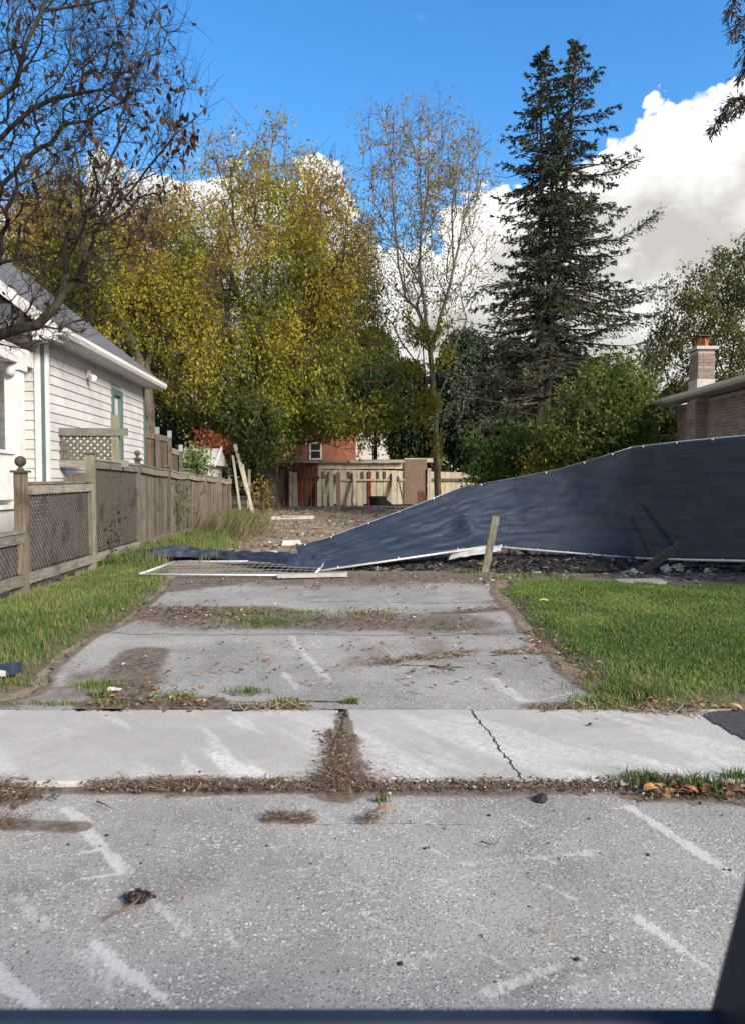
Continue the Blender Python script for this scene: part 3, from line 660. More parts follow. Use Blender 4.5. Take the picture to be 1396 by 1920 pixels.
for k in range(8):
    a, b = fd[k] + .07, fd[k + 1] - .07; z0, z1 = panel_top[k]; sag = (0, 0, .0, .02, .04, .03, .04, .06)[k]; bot = .10 if k < 3 else .06
    fz0 = fz(a) - .0
    def rail(u0, u1, za, zb_, hh, name, m):
        mid = (a + b) / 2; mb = MB()
        for (v0, v1, h0, h1) in ((a, mid, za, (za + zb_) / 2 - sag), (mid, b, (za + zb_) / 2 - sag, zb_)):
            mb.hexa([FENCE(u0, v0, h0 - hh), FENCE(u1, v0, h0 - hh), FENCE(u1, v1, h1 - hh), FENCE(u0, v1, h1 - hh), FENCE(u0, v0, h0), FENCE(u1, v0, h0), FENCE(u1, v1, h1), FENCE(u0, v1, h1)])
        return mb.build(name, m, fn)
    rail(-.055, .075, z0 + .03, z1 + .03, .035, 'cap_rail', FWH)
    rail(.022, .058, z0 - .006, z1 - .006, .13 if k < 3 else .14, 'top_rail', FWH)
    rail(.022, .058, bot + .16 + fz0, bot + .16 + fz0, .14, 'bottom_rail', FWH)
    if k < 3:
        ht = z0 - .14 - bot - .17
        o = lattice(FENCE(0, a, bot + .17), Vector(FENCE(0, 1, 0)) - Vector(FENCE(0, 0, 0)), (0, 0, 1), b - a, ht, .10, .040, .009, FENCE.c * Vector((1, 0, 0))).build('lattice', LATT, fn); o['kind'] = 'stuff'
        for vv in (a + .045, b - .045): MB().box(.012, .05, vv - .045, vv + .045, bot + .165, z0 - .135, FENCE).build('stile', FW, fn)
        q = a + .3
        while q < b - .1 and k < 3:
            if random.random() < .75: MB().box(-.035, -.02, q, q + .09, -.03, bot + .10 + random.uniform(0, .05), FENCE, .008).build('plank_stub', FW, fn)
            q += random.uniform(.11, .2)
    else:
        q = a + .01
        while q < b - .05:
            wd = random.uniform(.115, .145); tt = (q - a) / (b - a); hh = z0 * (1 - tt) + z1 * tt - sag * (1 - abs(2 * tt - 1)) - .015
            ln = random.uniform(-.03, .03) + (.14 * tt if k >= 5 else 0); lu = random.uniform(-.01, .01); u = .0 if int(q * 7) % 2 else .0
            if not (k >= 6 and random.random() < .12):
                e = min(q + wd, b)
                MB().hexa([FENCE(-.02, q - ln, fz0 - .03), FENCE(.0, q - ln, fz0 - .03), FENCE(.0, e - ln, fz0 - .03), FENCE(-.02, e - ln, fz0 - .03),
                           FENCE(-.02 + lu, q, hh), FENCE(.0 + lu, q, hh), FENCE(.0 + lu, e, hh), FENCE(-.02 + lu, e, hh)]).build('plank', FWB if random.random() < .22 else FW, fn)
            q += wd + random.uniform(.002, .022)

# lattice arbour with an arched gate between fence and house
GF = Frame(-6.02, 14.05, math.atan(.041))
ar = thing('garden_arbour', 'wooden arbour with lattice top panel and arched gate beside white house', 'arbour', GF(.65, 0, 0))
MB().box(.02, .11, -.05, .05, -.03, 2.47, GF).build('post', FWG, ar); MB().box(1.12, 1.26, -.05, .05, -.03, 2.72, GF).build('post', FWG, ar)
MB().box(-.02, 1.44, -.075, -.035, 2.33, 2.47, GF).build('rail', FWX, ar); MB().box(.0, 1.44, -.075, -.035, 1.74, 1.87, GF).build('rail', FWX, ar)
ex = Vector(GF(1, 0, 0)) - Vector(GF(0, 0, 0)); ny = Vector(GF(0, -1, 0)) - Vector(GF(0, 0, 0))
lattice(GF(.11, -.02, 1.86), ex, (0, 0, 1), 1.01, .48, .125, .045, .008, ny).build('lattice', LATW, ar)['kind'] = 'stuff'
ga = thing('arched_gate', 'brown plank gate with arched lattice opening under the arbour', 'gate', GF(.6, 0, 0))
q = .13
while q < 1.10:
    x_ = q + .045 - .615; top = 1.28 + .36 * math.sqrt(max(0, 1 - (x_ / .52) ** 2)); inner = .70 + .76 * math.sqrt(max(0, 1 - (x_ / .33) ** 2)) if abs(x_) < .33 else 0
    if inner:
        MB().box(q, q + .088, -.03, -.005, .05, .70, GF).build('plank', FWB, ga); MB().box(q, q + .088, -.03, -.005, inner, top, GF).build('plank', FWB, ga)
    else: MB().box(q, q + .088, -.03, -.005, .05, top, GF).build('plank', FWB, ga)
    q += .0975
lattice(GF(.29, 0.0, .68), ex, (0, 0, 1), .65, .78, .125, .045, .008, -ny).build('lattice', LATW, ga)['kind'] = 'stuff'

# backyard privacy screens beyond the house
DK = wood('dark_stained_wood', (.05, .038, .03), (.12, .095, .075), 2); PB = simple('pale_blue_paint', (.26, .33, .35), .6, .12, 5)
sc = thing('privacy_screen', 'tall dark plank privacy screen with pale blue posts behind white house', 'fence', P(300, 930, 21.5) * [1, 1, 0])
def screen(x0, y0a, x1, y1a, ybot, Y0, Y1, n):
    A, B = P(x0, y0a, Y0), P(x1, y1a, Y1)
    for q in range(n):
        t0, t1 = q / n + .004, (q + 1) / n - .004; a = A + (B - A) * t0; b = A + (B - A) * t1
        MB().hexa([(a[0], a[1], 0), (b[0], b[1], 0), (b[0], b[1] + .02, 0), (a[0], a[1] + .02, 0), (a[0], a[1], a[2]), (b[0], b[1], b[2]), (b[0], b[1] + .02, b[2]), (a[0], a[1] + .02, a[2])]).build('plank', DK, sc)
    MB().bar(A + [0, -.03, .02], B + [0, -.03, .02], .05, .16).build('rail', FW, sc)
screen(270, 816, 296, 821, 0, 21.3, 21.7, 6); screen(298, 821, 320, 826, 0, 21.7, 22.1, 6); screen(322, 846, 337, 851, 0, 22.1, 22.4, 4)
for px, ty, Yp, m in ((296, 801, 21.65, FW), (319, 808, 22.05, FW), (340, 834, 22.4, FW)):
    t_ = P(px, ty, Yp); x, y = t_[0], t_[1]
    MB().box(x - .045, x + .045, y - .09, y + .0, 0, t_[2] - .2).build('post', m, sc); MB().box(x - .05, x + .05, y - .095, y + .005, t_[2] - .199, t_[2]).build('post_sleeve', PB, sc)

# ------------------------------------------------------------------ garden shed, far left
SHD = simple('pale_shed_metal', (.45, .46, .45), .5, .12, 3); sY = 27.5
s0, s1 = P(322, 880, sY), P(402, 880, sY); zr, ze = P(360, 838, sY)[2], P(400, 872, sY)[2]
sd = thing('garden_shed', 'small pale metal garden shed with gable roof behind the plank fence', 'shed', ((s0[0] + s1[0]) / 2, sY + 1.2, .2))
MB().box(s0[0] + .12, s1[0] - .22, sY + .1, sY + 2.5, .2, ze).build('wall', SHD, sd)
MB().prism([(s1[0], sY, ze), (s1[0], sY + 2.6, ze), (s1[0], sY + 1.3, zr)], (s0[0] - s1[0], 0, 0)).build('roof', SHD, sd)
for q in range(4):
    t = .12 + q * .25; MB().box(s0[0], s1[0] - .02, sY + 1.3 * t - .05, sY + 1.3 * t - .01, ze + (zr - ze) * t - .015, ze + (zr - ze) * t + .01).build('roof_seam', SHD, sd)
MB().bar((s1[0] + .02, sY - .02, ze - .02), (s1[0] + .02, sY + 1.3, zr + .02), .05, .12).build('rake_board', WHITE, sd)

# ------------------------------------------------------------------ back wall of old boards
BY = 36.0
RED = wood('red_brown_boards', (.10, .035, .025), (.20, .085, .06), 2, var=.25); CREAM = wood('peeling_cream_boards', (.38, .335, .25), (.64, .58, .455), 2, var=.12, dirt=.4); PLY = wood('brown_plywood', (.14, .10, .08), (.23, .175, .145), 0, var=.1, dirt=.3)
OLD = wood('old_pale_timber', (.30, .265, .205), (.52, .48, .40), 2, var=.15)
OLDH = wood('old_pale_timber_flat', (.28, .25, .20), (.50, .47, .40), 0, var=.15); DKV = wood('dark_old_board', (.06, .055, .05), (.15, .135, .12), 2)
bf = thing('board_wall', 'old red and peeling cream board wall closing the back of the lot', 'wall', P(650, 950, BY) * [1, 1, 0] + [0, 0, .27])
def bb(x0, x1, yt, yb, dy, m, name='board', th=.03, lean=0, par=bf):
    a, b = P(x0, yt, BY + dy), P(x1, yb, BY + dy); x_, X_ = a[0], b[0]; zt_, zb_ = a[2], b[2]
    return MB().hexa([(x_ - lean, a[1] - th, zb_), (X_ - lean, a[1] - th, zb_), (X_ - lean, a[1], zb_), (x_ - lean, a[1], zb_), (x_, a[1] - th, zt_), (X_, a[1] - th, zt_), (X_, a[1], zt_), (x_, a[1], zt_)]).build(name, m, par)
x = 524.
while x < 597:
    wd = random.uniform(7, 10.5); bb(x, min(x + wd - .6, 597), 868 + random.uniform(0, 1.5), 949 + random.uniform(-1, 2), random.uniform(-.02, .02), RED); x += wd
bb(522, 600, 893, 897, -.06, RED, 'rail', .05); bb(520, 600, 868, 893, .05, DKV, 'backing')
x = 597.
while x < 757:
    wd = random.uniform(10, 13.5); bb(x, min(x + wd - .8, 757), 880 + random.uniform(0, 3), 946 + random.uniform(-5, 3), random.uniform(-.02, .02), CREAM if random.random() < .96 else RED); x += wd
x = 596.
while x < 756:
    wd = random.uniform(13, 26); bb(x, min(x + wd - .5, 757), 868, 878.5 + random.uniform(0, 1), .03, CREAM, 'short_board'); x += wd
bb(597, 757, 868, 950, .12, DKV, 'backing'); bb(597, 757, 898.5, 901.5, -.07, OLDH, 'rail', .04)
for x in (603, 616, 652, 678, 691, 705, 718): bb(x, x + 4.5, 884, 900, -.045, DKV, 'batten', .02)
bb(690, 696, 884, 947, -.05, RED, 'batten', .02)
bb(757, 799, 861, 950, -.06, PLY, 'plywood_sheet', .02); bb(783, 799, 921, 948, -.085, RED, 'plywood_patch', .02)
bb(513, 596, 863, 868, -.12, OLDH, 'top_rail', .10); bb(656, 757, 862, 867.5, -.12, OLDH, 'top_rail', .10); bb(596, 656, 864, 868, -.05, FWX, 'top_rail', .10); bb(757, 811, 859, 867, -.02, OLDH, 'top_rail', .03)
bb(514, 523, 868, 925, -.1, OLD, 'post', .12)
# lower fence carrying on to the right
rfn = thing('low_back_fence', 'cream plank fence lower than the board wall, right of the plywood sheet', 'fence', P(840, 950, BY) * [1, 1, 0] + [0, 0, .27])
x = 800.
while x < 905:
    wd = random.uniform(10, 13); bb(x, x + wd - .8, 884 + (x - 800) * .03, 948, random.uniform(-.02, .02), CREAM, 'plank', par=rfn); x += wd
bb(800, 905, 897, 902, -.07, DKV, 'rail', .05, par=rfn); bb(800, 807, 878, 948, -.08, OLD, 'post', .10, par=rfn)
# loose boards leaning on it, each one its own
def lean_board(x0, yt, xb, yb, wpx, m, label, dy=-.55, wall_dy=-.12, Yb=None, th=.04):
    Yw = (Yb or BY) + wall_dy; a, b = P(xb, yb, (Yb or BY) + dy), P(x0, yt, Yw)
    wd = wpx / F * 36; a[2] = float(zt(a[0], a[1])) + .0
    return tag(MB().bar(a, b, wd, th, (0, 1, .1)).build('loose_board', m), label, 'board', 'loose boards leaning at the back of the lot')
LB = [(545, 884, 546, 952, 5, OLD, 'narrow pale board standing against red boards, left one of a pair'), (552, 886, 554, 953, 9, OLD, 'wide pale board standing against red boards, right one of a pair'),
      (599, 902, 599, 950, 8, CREAM, 'short cream board leaning where red boards meet cream'), (606, 903, 611, 952, 6, OLD, 'tilted pale board just right of the short cream board'),
      (621, 885, 622, 951, 8, OLD, 'tall pale board leaning on the cream panels, nearest the red boards'), (634, 886, 635, 950, 8, PLY, 'brownish board leaning on the cream panels'),
      (665, 884, 666, 951, 5.5, OLD, 'thin upright pale board left of the black tub'), (664, 893, 660, 946, 3, DKV, 'dark thin stick crossing behind the thin pale board'), (738, 886, 738, 945, 8, OLD, 'pale board beside the plywood sheet'),
      (745, 893, 757, 925, 3, DKV, 'dark thin brace slanting onto the plywood sheet'), (530, 880, 523, 945, 9, FW, 'grey board leaning beside the trunk of the big tree'), (533, 886, 527, 932, 6, DKV, 'dark board leaning beside the trunk of the big tree')]
for q in LB: lean_board(*q[:6], q[6])
for x0, yt, xb, yb, wp, Yb, lb in ((441, 833, 460, 905, 6, 29, 'long brown board sticking up over the sagging fence end'), (437, 854, 443, 898, 4, 29, 'short pale board sticking up over the sagging fence end'),
                               (468, 880, 467, 935, 5, 30, 'thin upright post at the far end of the plank fence'), (455, 870, 462, 905, 4, 29, 'slanting thin board behind the long brown board')):
    a, b = P(xb, yb, Yb), P(x0, yt, Yb + .1); g = a + (a - b) * 2; k = (a[2] - .1) / max(.05, (b[2] - a[2])); a2 = a - (b - a) * k
    tag(MB().bar(a2, b, wp / F * Yb, .05, (0, 1, 0)).build('loose_board', OLD), lb, 'board', 'loose boards leaning at the back of the lot')

# black tub with spilled lid
TUB = simple('black_plastic', (.012, .014, .015), .4, .3, 5)
tb = P(707, 947, BY - 1.2); r_ = .40; tb[2] = float(zt(tb[0], tb[1])) - .01
tub = thing('plastic_tub', 'black plastic tub standing in front of the cream boards', 'tub', tb)
MB().lathe(tb, [(r_ * .85, 0), (r_ * .97, .40), (r_ * 1.02, .42), (r_ * 1.02, .50), (r_ * .93, .50), (r_ * .8, .06)], 24).build('body', TUB, tub, smooth=False)
MB().lathe(tb + [0, 0, .40], [(r_ * 1.05, 0), (r_ * 1.05, .035), (r_ * 1.0, .036), (r_ * 1.0, .001)], 24).build('rim', TUB, tub)
a = tb + [r_ * .6, -.05, .48]; b = tb + [r_ * 1.9, -.05, .06]
lid = MB().prism([a, tb + [r_ * .5, -.05, .02], b + [.0, 0, -.05], b], (0, .6, 0)).build('slumped_liner', TUB, tub)
ln = MB(); ln.tube([b + [-.2, 0, 0], b + [.25, .02, -.01], b + [.8, .05, .0], b + [1.1, .0, -.03]], [.05, .08, .07, .03], 8)
tag(ln.build('black_sheet', TUB, smooth=True), 'black plastic strip on the ground right of the tub', 'plastic')

# ------------------------------------------------------------------ brick house and white house behind the lot
def brickmat(name, c1, c2, mo, sc=4.6):
    m, t = newmat(name); g = gpos(t); s_ = t.n('ShaderNodeSeparateXYZ', {0: g})
    v = t.n('ShaderNodeCombineXYZ', {0: t.m('ADD', s_.outputs[0], s_.outputs[1]), 1: s_.outputs[2]}).outputs[0]
    b = t.n('ShaderNodeTexBrick', {'Vector': v, 'Scale': sc, 'Color1': (*c1, 1), 'Color2': (*c2, 1), 'Mortar': (*mo, 1), 'Mortar Size': .014, 'Brick Width': 1., 'Row Height': .33})
    finish(t, t.mix(t.m('MULTIPLY', t.noise(g, 3, 4), .3), b.outputs[0], c2), .9, b.outputs['Fac'], .4, .01); return m
RBR = brickmat('red_brick', (.24, .075, .04), (.30, .11, .06), (.33, .27, .22)); HY = 47.
bh = thing('brick_house', 'red brick house with white framed window behind the board wall', 'house', P(617, 950, HY + 3) * [1, 1, 0] + [0, 0, .27])
a, b = P(568, 700, HY), P(666, 862, HY)
MB().box(a[0] - 1.6, b[0], HY, HY + 7, .2, P(0, 735, HY)[2]).build('wall', RBR, bh)
MB().prism([(a[0] - 2.0, HY - .4, P(0, 735, HY)[2]), (b[0] + .4, HY - .4, P(0, 735, HY)[2]), ((a[0] - 1.6 + b[0]) / 2, HY - .4, P(0, 735, HY)[2] + 1.9)], (0, 7.8, 0)).build('roof', SHING, bh)
a, b = P(580, 829, HY), P(604, 862, HY); wn = MB()
for x0, x1, z0, z1 in ((a[0], a[0] + .11, b[2], a[2]), (b[0] - .11, b[0], b[2], a[2]), (a[0] + .11, b[0] - .11, a[2] - .1, a[2]), (a[0] + .11, b[0] - .11, b[2], b[2] + .09), (a[0] + .11, b[0] - .11, (a[2] + b[2]) / 2 - .02, (a[2] + b[2]) / 2 + .04)): wn.box(x0, x1, HY - .06, HY - .003, z0, z1)
wn = wn.build('window', WHITE, bh); MB().box(a[0] + .09, b[0] - .09, HY - .03, HY - .012, b[2] + .05, a[2] - .05).build('pane', DARKGLASS, wn)
wh = thing('siding_house', 'distant white siding house right of the red brick house', 'house', P(700, 950, 52) * [1, 1, 0] + [0, 0, .27])
a, b = P(667, 700, 50), P(735, 862, 50); MB().box(a[0], b[0], 50, 57, .2, P(0, 800, 50)[2]).build('wall', SIDING, wh)
MB().prism([(a[0] - .3, 49.6, P(0, 800, 50)[2]), (b[0] + .3, 49.6, P(0, 800, 50)[2]), ((a[0] + b[0]) / 2, 49.6, P(0, 765, 50)[2])], (0, 7.8, 0)).build('roof', SHING, wh)
for q in range(9): MB().box(a[0], b[0], 49.97, 49.99, .9 + q * .35, .9 + q * .35 + .33).build('siding_board', SIDING, wh)

# ------------------------------------------------------------------ brick bungalow at the right
BR = Frame(7.60, 18.72, 0); GB = None
m_, t_ = newmat('grey_pink_brick'); g_ = gpos(t_); oi = t_.n('ShaderNodeObjectInfo').outputs['Random']
cb = t_.mix(oi, (.17, .125, .11), (.31, .235, .20)); cb = t_.mix(t_.m('MULTIPLY', t_.smooth(t_.noise(g_, 22, 4, .6), .4, .7), .4), cb, (.33, .27, .24)); finish(t_, cb, .9, t_.noise(g_, 70, 3, .6), .4, .004); GB = m_
MORT = simple('mortar', (.42, .40, .37), .95, .15, 20, rnd=0)
bg_ = thing('brick_bungalow', 'grey pink brick bungalow with chimney behind the blue screen', 'house', BR(3.5, -4, 0))
ze2 = 3.36
bw = MB().box(.0, 8, -11, 0, -.05, ze2, BR).build('wall', MORT, bg_)
brick_me = {}
def brick(par, cx_, cy_, cz_, lx, ly, lz):
    key = (round(lx, 3), round(ly, 3), round(lz, 3))
    if key not in brick_me:
        me = MB().box(-lx / 2, lx / 2, -ly / 2, ly / 2, -lz / 2, lz / 2).build('brick', GB, par); brick_me[key] = me.data; o = me
    else: o = link('brick', brick_me[key], None, par)
    o.location = (cx_, cy_, cz_); return o
BL, BH, JT = .21, .062, .011
def brick_wall(par, x_face, y0, y1, z0, z1, d_=.03, side='x', limit=300):
    n = 0; row = 0; z = z0
    while z + BH <= z1 + .001:
        y = y0 + (0 if row % 2 == 0 else -BL / 2 - JT / 2)
        while y < y1 - .02:
            a, b = max(y, y0), min(y + BL, y1)
            if b - a > .03:
                jt = random.uniform(-.002, .003); L = round(b - a, 2)
                if side == 'x': brick(par, x_face - .006 - jt + d_ / 2, (a + b) / 2, z + BH / 2, d_, L, BH)
                else: brick(par, (a + b) / 2, x_face - .006 - jt + d_ / 2, z + BH / 2, L, d_, BH)
                n += 1
            y += BL + JT
        z += BH + JT; row += 1
    return n
nb = brick_wall(bw, 7.60, 15.05, 17.02, 2.34, 3.34); nb += brick_wall(bw, 7.60, 17.5, 18.71, 2.34, 3.34)
# chimney: pilaster up the wall, then the shaft above the eave
CX0, CX1, CY0, CY1 = 7.31, 7.60, 17.03, 17.48
ch = MB().box(CX0 + .004, 7.60, CY0 + .004, CY1, 0, 3.30, BR if False else W0).build('chimney', MORT, bg_)
brick_wall(ch, CX0, CY0 + .012, CY1, 2.34, 3.28); brick_wall(ch, CY0, CX0 + .012, 7.585, 2.34, 3.28, side='y')
SX0, SX1 = 7.36, 7.74; zc0, zc1 = 3.57, 4.46
MB().box(SX0 + .004, SX1, CY0 + .004, CY1, 3.3, zc1).build('chimney_shaft', MORT, bg_)
shp = bpy.data.objects['chimney_shaft']
brick_wall(shp, SX0, CY0 + .012, CY1, zc0 + .24, zc1 - .01); brick_wall(shp, CY0, SX0 + .012, SX1, zc0 + .24, zc1 - .01, side='y')
FLASH = simple('lead_flashing', (.40, .38, .33), .6, .2, 9); MB().box(SX0 - .015, SX1 + .012, CY0 - .015, CY1 + .01, 3.44, zc0 + .225).build('flashing', FLASH, shp)
MB().box(SX0 - .06, SX1 + .07, CY0 - .06, CY1 + .06, zc1, zc1 + .075).build('chimney_cap', MORT, shp, bevel=.01)
CLAY = simple('orange_clay', (.33, .10, .05), .8, .15, 8); MB().lathe(((SX0 + SX1) / 2, CY0 + .2, zc1 + .075), [(.13, 0), (.125, .2), (.11, .2), (.11, .02)], 4).build('flue_pot', CLAY, shp)
fc_ = MB()
for sx_ in (-.1, .1):
    for sy_ in (-.1, .1): fc_.box((SX0 + SX1) / 2 + sx_ - .01, (SX0 + SX1) / 2 + sx_ + .01, CY0 + .2 + sy_ - .01, CY0 + .2 + sy_ + .01, zc1 + .2, zc1 + .325)
fc_.box((SX0 + SX1) / 2 - .15, (SX0 + SX1) / 2 + .15, CY0 + .05, CY0 + .35, zc1 + .325, zc1 + .345); fc_.build('rain_cap', LATT, shp)
# low hip roof, soffit, gutter
ey0, ey1, ex0 = 7.0, 19.3, 7.22
rr = MB(); sl_ = .21; q = 4.3
rr.v += [(ex0, ey0, 3.50), (ex0 + 2 * q, ey0, 3.50), (ex0 + 2 * q, ey1, 3.50), (ex0, ey1, 3.50), (ex0 + q, ey0 + q, 3.50 + q * sl_), (ex0 + q, ey1 - q, 3.50 + q * sl_)]
rr.f += [(0, 1, 4), (1, 2, 5, 4), (2, 3, 5), (3, 0, 4, 5), (3, 2, 1, 0)]
rr = rr.build('roof', SHING, bg_)
MB().box(ex0 + .01, 7.62, ey0 + .02, ey1 - .02, 3.385, 3.495).build('soffit', simple('cream_soffit', (.48, .45, .40), .6, .1, 4), rr)
ALU = simple('aluminium_gutter', (.52, .49, .44), .5, .10, 5); pf = [(0, 3.39), (-.08, 3.40), (-.12, 3.45), (-.12, 3.525), (-.10, 3.525), (-.10, 3.46), (-.07, 3.42), (0, 3.42)]
MB().prism([(ex0 + u, ey0, z_) for u, z_ in pf], (0, ey1 - ey0, 0)).build('gutter', ALU, rr)
MB().prism([(ex0, ey1, 3.39), (ex0 + 8.6, ey1, 3.39), (ex0 + 8.6, ey1 + .1, 3.52), (ex0, ey1 + .1, 3.52)], (0, 0, .02)).build('gutter', ALU, rr)
wn = MB()
for y0, y1, z0, z1 in ((13.4, 13.47, 2.42, 3.3), (14.93, 15.0, 2.42, 3.3), (13.47, 14.93, 3.23, 3.3), (13.47, 14.93, 2.42, 2.49)): wn.box(7.575, 7.62, y0, y1, z0, z1)
wn = wn.build('window', WHITE, bg_); MB().box(7.592, 7.598, 13.47, 14.93, 2.49, 3.23).build('pane', DARKGLASS, wn); MB().box(7.54, 7.60, 13.3, 15.1, 2.34, 2.415).build('sill', MORT, wn)
# ------------------------------------------------------------------ fallen construction fence with its blue screen
ST = [((578, 1071, 12.28), (555, 1025, 14.0)), ((650, 1060, 12.4), (612, 1010, 14.1)), ((760, 1043, 12.65), (702, 977, 14.3)), ((860, 1028, 12.9), (790, 944, 14.5)),
      ((915, 1022, 13.0), (862, 915, 14.6)), ((990, 1028, 13.1), (955, 899, 14.45)), ((1080, 1035, 13.15), (1050, 880, 14.0)), ((1140, 1040, 13.15), (1122, 859, 13.5)),
      ((1190, 1044, 13.1), (1186, 839, 13.15)), ((1290, 1047, 12.3), (1285, 828, 12.3)), ((1396, 1049, 11.5), (1396, 818, 11.5)), ((1620, 1060, 10.1), (1620, 795, 10.1))]
B_ = np.array([P(*s[0]) for s in ST]); T_ = np.array([P(*s[1]) for s in ST])
def smooth_path(A, n):
    t = np.linspace(0, len(A) - 1, n); o = np.stack([np.interp(t, np.arange(len(A)), A[:, k]) for k in range(3)], 1)
    for _ in range(6): o[1:-1] = (o[:-2] + 2 * o[1:-1] + o[2:]) / 4
    return o
NU, NV = 330, 60
Bs, Ts = smooth_path(B_, NU), smooth_path(T_, NU)
U, V_ = np.meshgrid(np.arange(NU) / NU, np.linspace(0, 1, NV), indexing='ij')
Pt = Bs[:, None, :] * (1 - V_[..., None]) + Ts[:, None, :] * V_[..., None]
du = np.gradient(Pt, axis=0); dv = np.gradient(Pt, axis=1); nr = np.cross(dv, du); nr /= np.linalg.norm(nr, axis=2, keepdims=True) + 1e-9
nr *= np.where(nr[..., 2:3] * 1 - nr[..., 1:2] * .3 < 0, -1, 1)
S_ = U * len(ST); lf = 1 - sstep(S_, 4, 9)           # slack only where it has fallen
ed = np.sin(np.pi * V_) ** .5
dsp = (.06 + .06 * lf) * (fbm(S_ * 1.1 + V_ * 1.2, V_ * (8 + 6 * lf) - S_ * .4, 201) - .5) * ed + .012 * (fbm(S_ * 9, V_ * 26, 203) - .5) * ed
dsp += .10 * lf * (fbm(S_ * .9, V_ * 3 + S_ * .3, 202) - .5) * ed - .07 * lf * np.sin(np.pi * V_)
dsp += .011 * ed * np.sin(V_ * 60 + 5 * fbm(S_ * .7, V_ * 2, 207)) * lf * fbm(S_ * .8, V_ * 5, 208)
dsp += .26 * np.exp(-((S_ - 4.05) / .28) ** 2 - ((V_ - .40) / .13) ** 2) * .6                     # something pokes up below the cloth
for (a, b, amp, wd) in (((8.72, .55), (9.5, .03), -.075, .045), ((8.52, .42), (8.95, .02), -.045, .03), ((9.55, .38), (9.85, .12), .02, .07), ((10.02, .6), (10.1, .05), -.010, .025)):
    ds, tt = segdist(S_ + .10 * (fbm(V_ * 5, S_, 219) - .5), V_ * 1.6, (a[0], a[1] * 1.6), (b[0], b[1] * 1.6)); dsp += amp * np.exp(-(ds / (wd * (.5 + tt))) ** 2) * sstep(tt, 0, .3)
Pt = Pt + nr * dsp[..., None]; Pt[:, 0, 2] += .0; Pt[:, :, 2] = np.maximum(Pt[:, :, 2], .03)
i = np.arange((NU - 1) * (NV - 1)); a = (i // (NV - 1)) * NV + i % (NV - 1); QF = np.stack([a, a + 1, a + NV + 1, a + NV], 1)
m_, t_ = newmat('woven_screen'); g_ = gpos(t_)
wv = t_.n('ShaderNodeTexWave', {'Vector': g_, 'Scale': 60., 'Distortion': 1.5}, bands_direction='Z').outputs[1]
c_ = t_.mix(t_.smooth(t_.noise(t_.mapping(g_, (.5, .5, 5)), 2.2, 5, .6), .35, .7), (.022, .033, .054), (.040, .054, .078))
c_ = t_.mix(t_.m('MULTIPLY', t_.smooth(t_.noise(t_.mapping(g_, (1.2, 1.2, 14)), 2.2, 5, .65), .60, .75), .6), c_, (.17, .172, .18))
c_ = t_.mix(t_.m('MULTIPLY', t_.smooth(t_.noise(g_, 1.6, 4, .6), .5, .8), .45), c_, (.095, .093, .096))
finish(t_, c_, .52, t_.m('ADD', wv, t_.noise(t_.mapping(g_, (2, 2, 22)), 3, 4)), .35, .012, spec=.5); SCREEN = m_
BLACKCLOTH = simple('black_cloth', (.012, .014, .018), .42, .5, 4, bs=.4, bd=.01, spec=.5, rnd=0)
ts = thing('fence_screen', 'long dark blue screen cloth on the leaning construction fence', 'tarp', B_[6] * [1, 1, 0])
cl = link('cloth', np_mesh('cloth', Pt.reshape(-1, 3), QF, smooth=True), SCREEN, ts); so_ = cl.modifiers.new('thick', 'SOLIDIFY'); so_.thickness = .004
TIE = simple('white_tie', (.75, .75, .74), .5, .05)
for arr, vv, ks in ((Bs, 0, (.07, .17, .27, .40, .47, .53, .59, .66, .73, .80, .87)), (Ts, NV - 1, (.03, .10, .17, .23, .30, .40, .52, .60, .67, .745, .80, .86))):
    for k in ks:
        p = Pt[int(k * NU), vv]; MB().lathe(p + [0, -.018, -.02], [(.008, 0), (.012, .008), (.012, .022), (.008, .03)], 8).build('tie', TIE, ts)
TUBE = simple('white_tube', (.62, .63, .62), .4, .15, 10, metal=.2)
for lab, i0, i1 in (('construction fence panel lying furthest back, at the left under the screen', 0, 4), ('construction fence panel half fallen in the middle of the screen', 4, 8), ('construction fence panel still upright at the right of the screen', 8, 11)):
    fp = thing('construction_fence', lab, 'fence panel', B_[i0] * [1, 1, 0], 'construction fence panels')
    b0, b1, t0, t1 = B_[i0], B_[i1], T_[i0], T_[i1]; of = np.array([0, -.012, -.022])
    lo = [B_[k] + of for k in range(i0, i1 + 1)] if i0 == 8 else [b0 + of, (b0 + b1) / 2 + of, b1 + of]
    hi = [T_[k] + [0, .02, .012] for k in range(i0, i1 + 1)]
    MB().tube(lo, .021, 8).build('bottom_tube', TUBE, fp, smooth=True); MB().tube(hi, .012 if i0 == 8 else .007, 8).build('top_tube', TUBE if i0 == 8 else GALV, fp, smooth=True)
    for x_, y_ in ((b0, t0), (b1, t1)): MB().tube([x_ + [0, .03, -.02], (x_ + y_) / 2 + [0, .16, -.16], y_ + [0, .03, -.02]], .02, 8).build('end_tube', TUBE, fp, smooth=True)
    if i0 == 8: MB().box(b0[0] - .1, b0[0] + .1, b0[1] - .3, b0[1] + .5, -.03, .07).build('foot', GALV, fp)
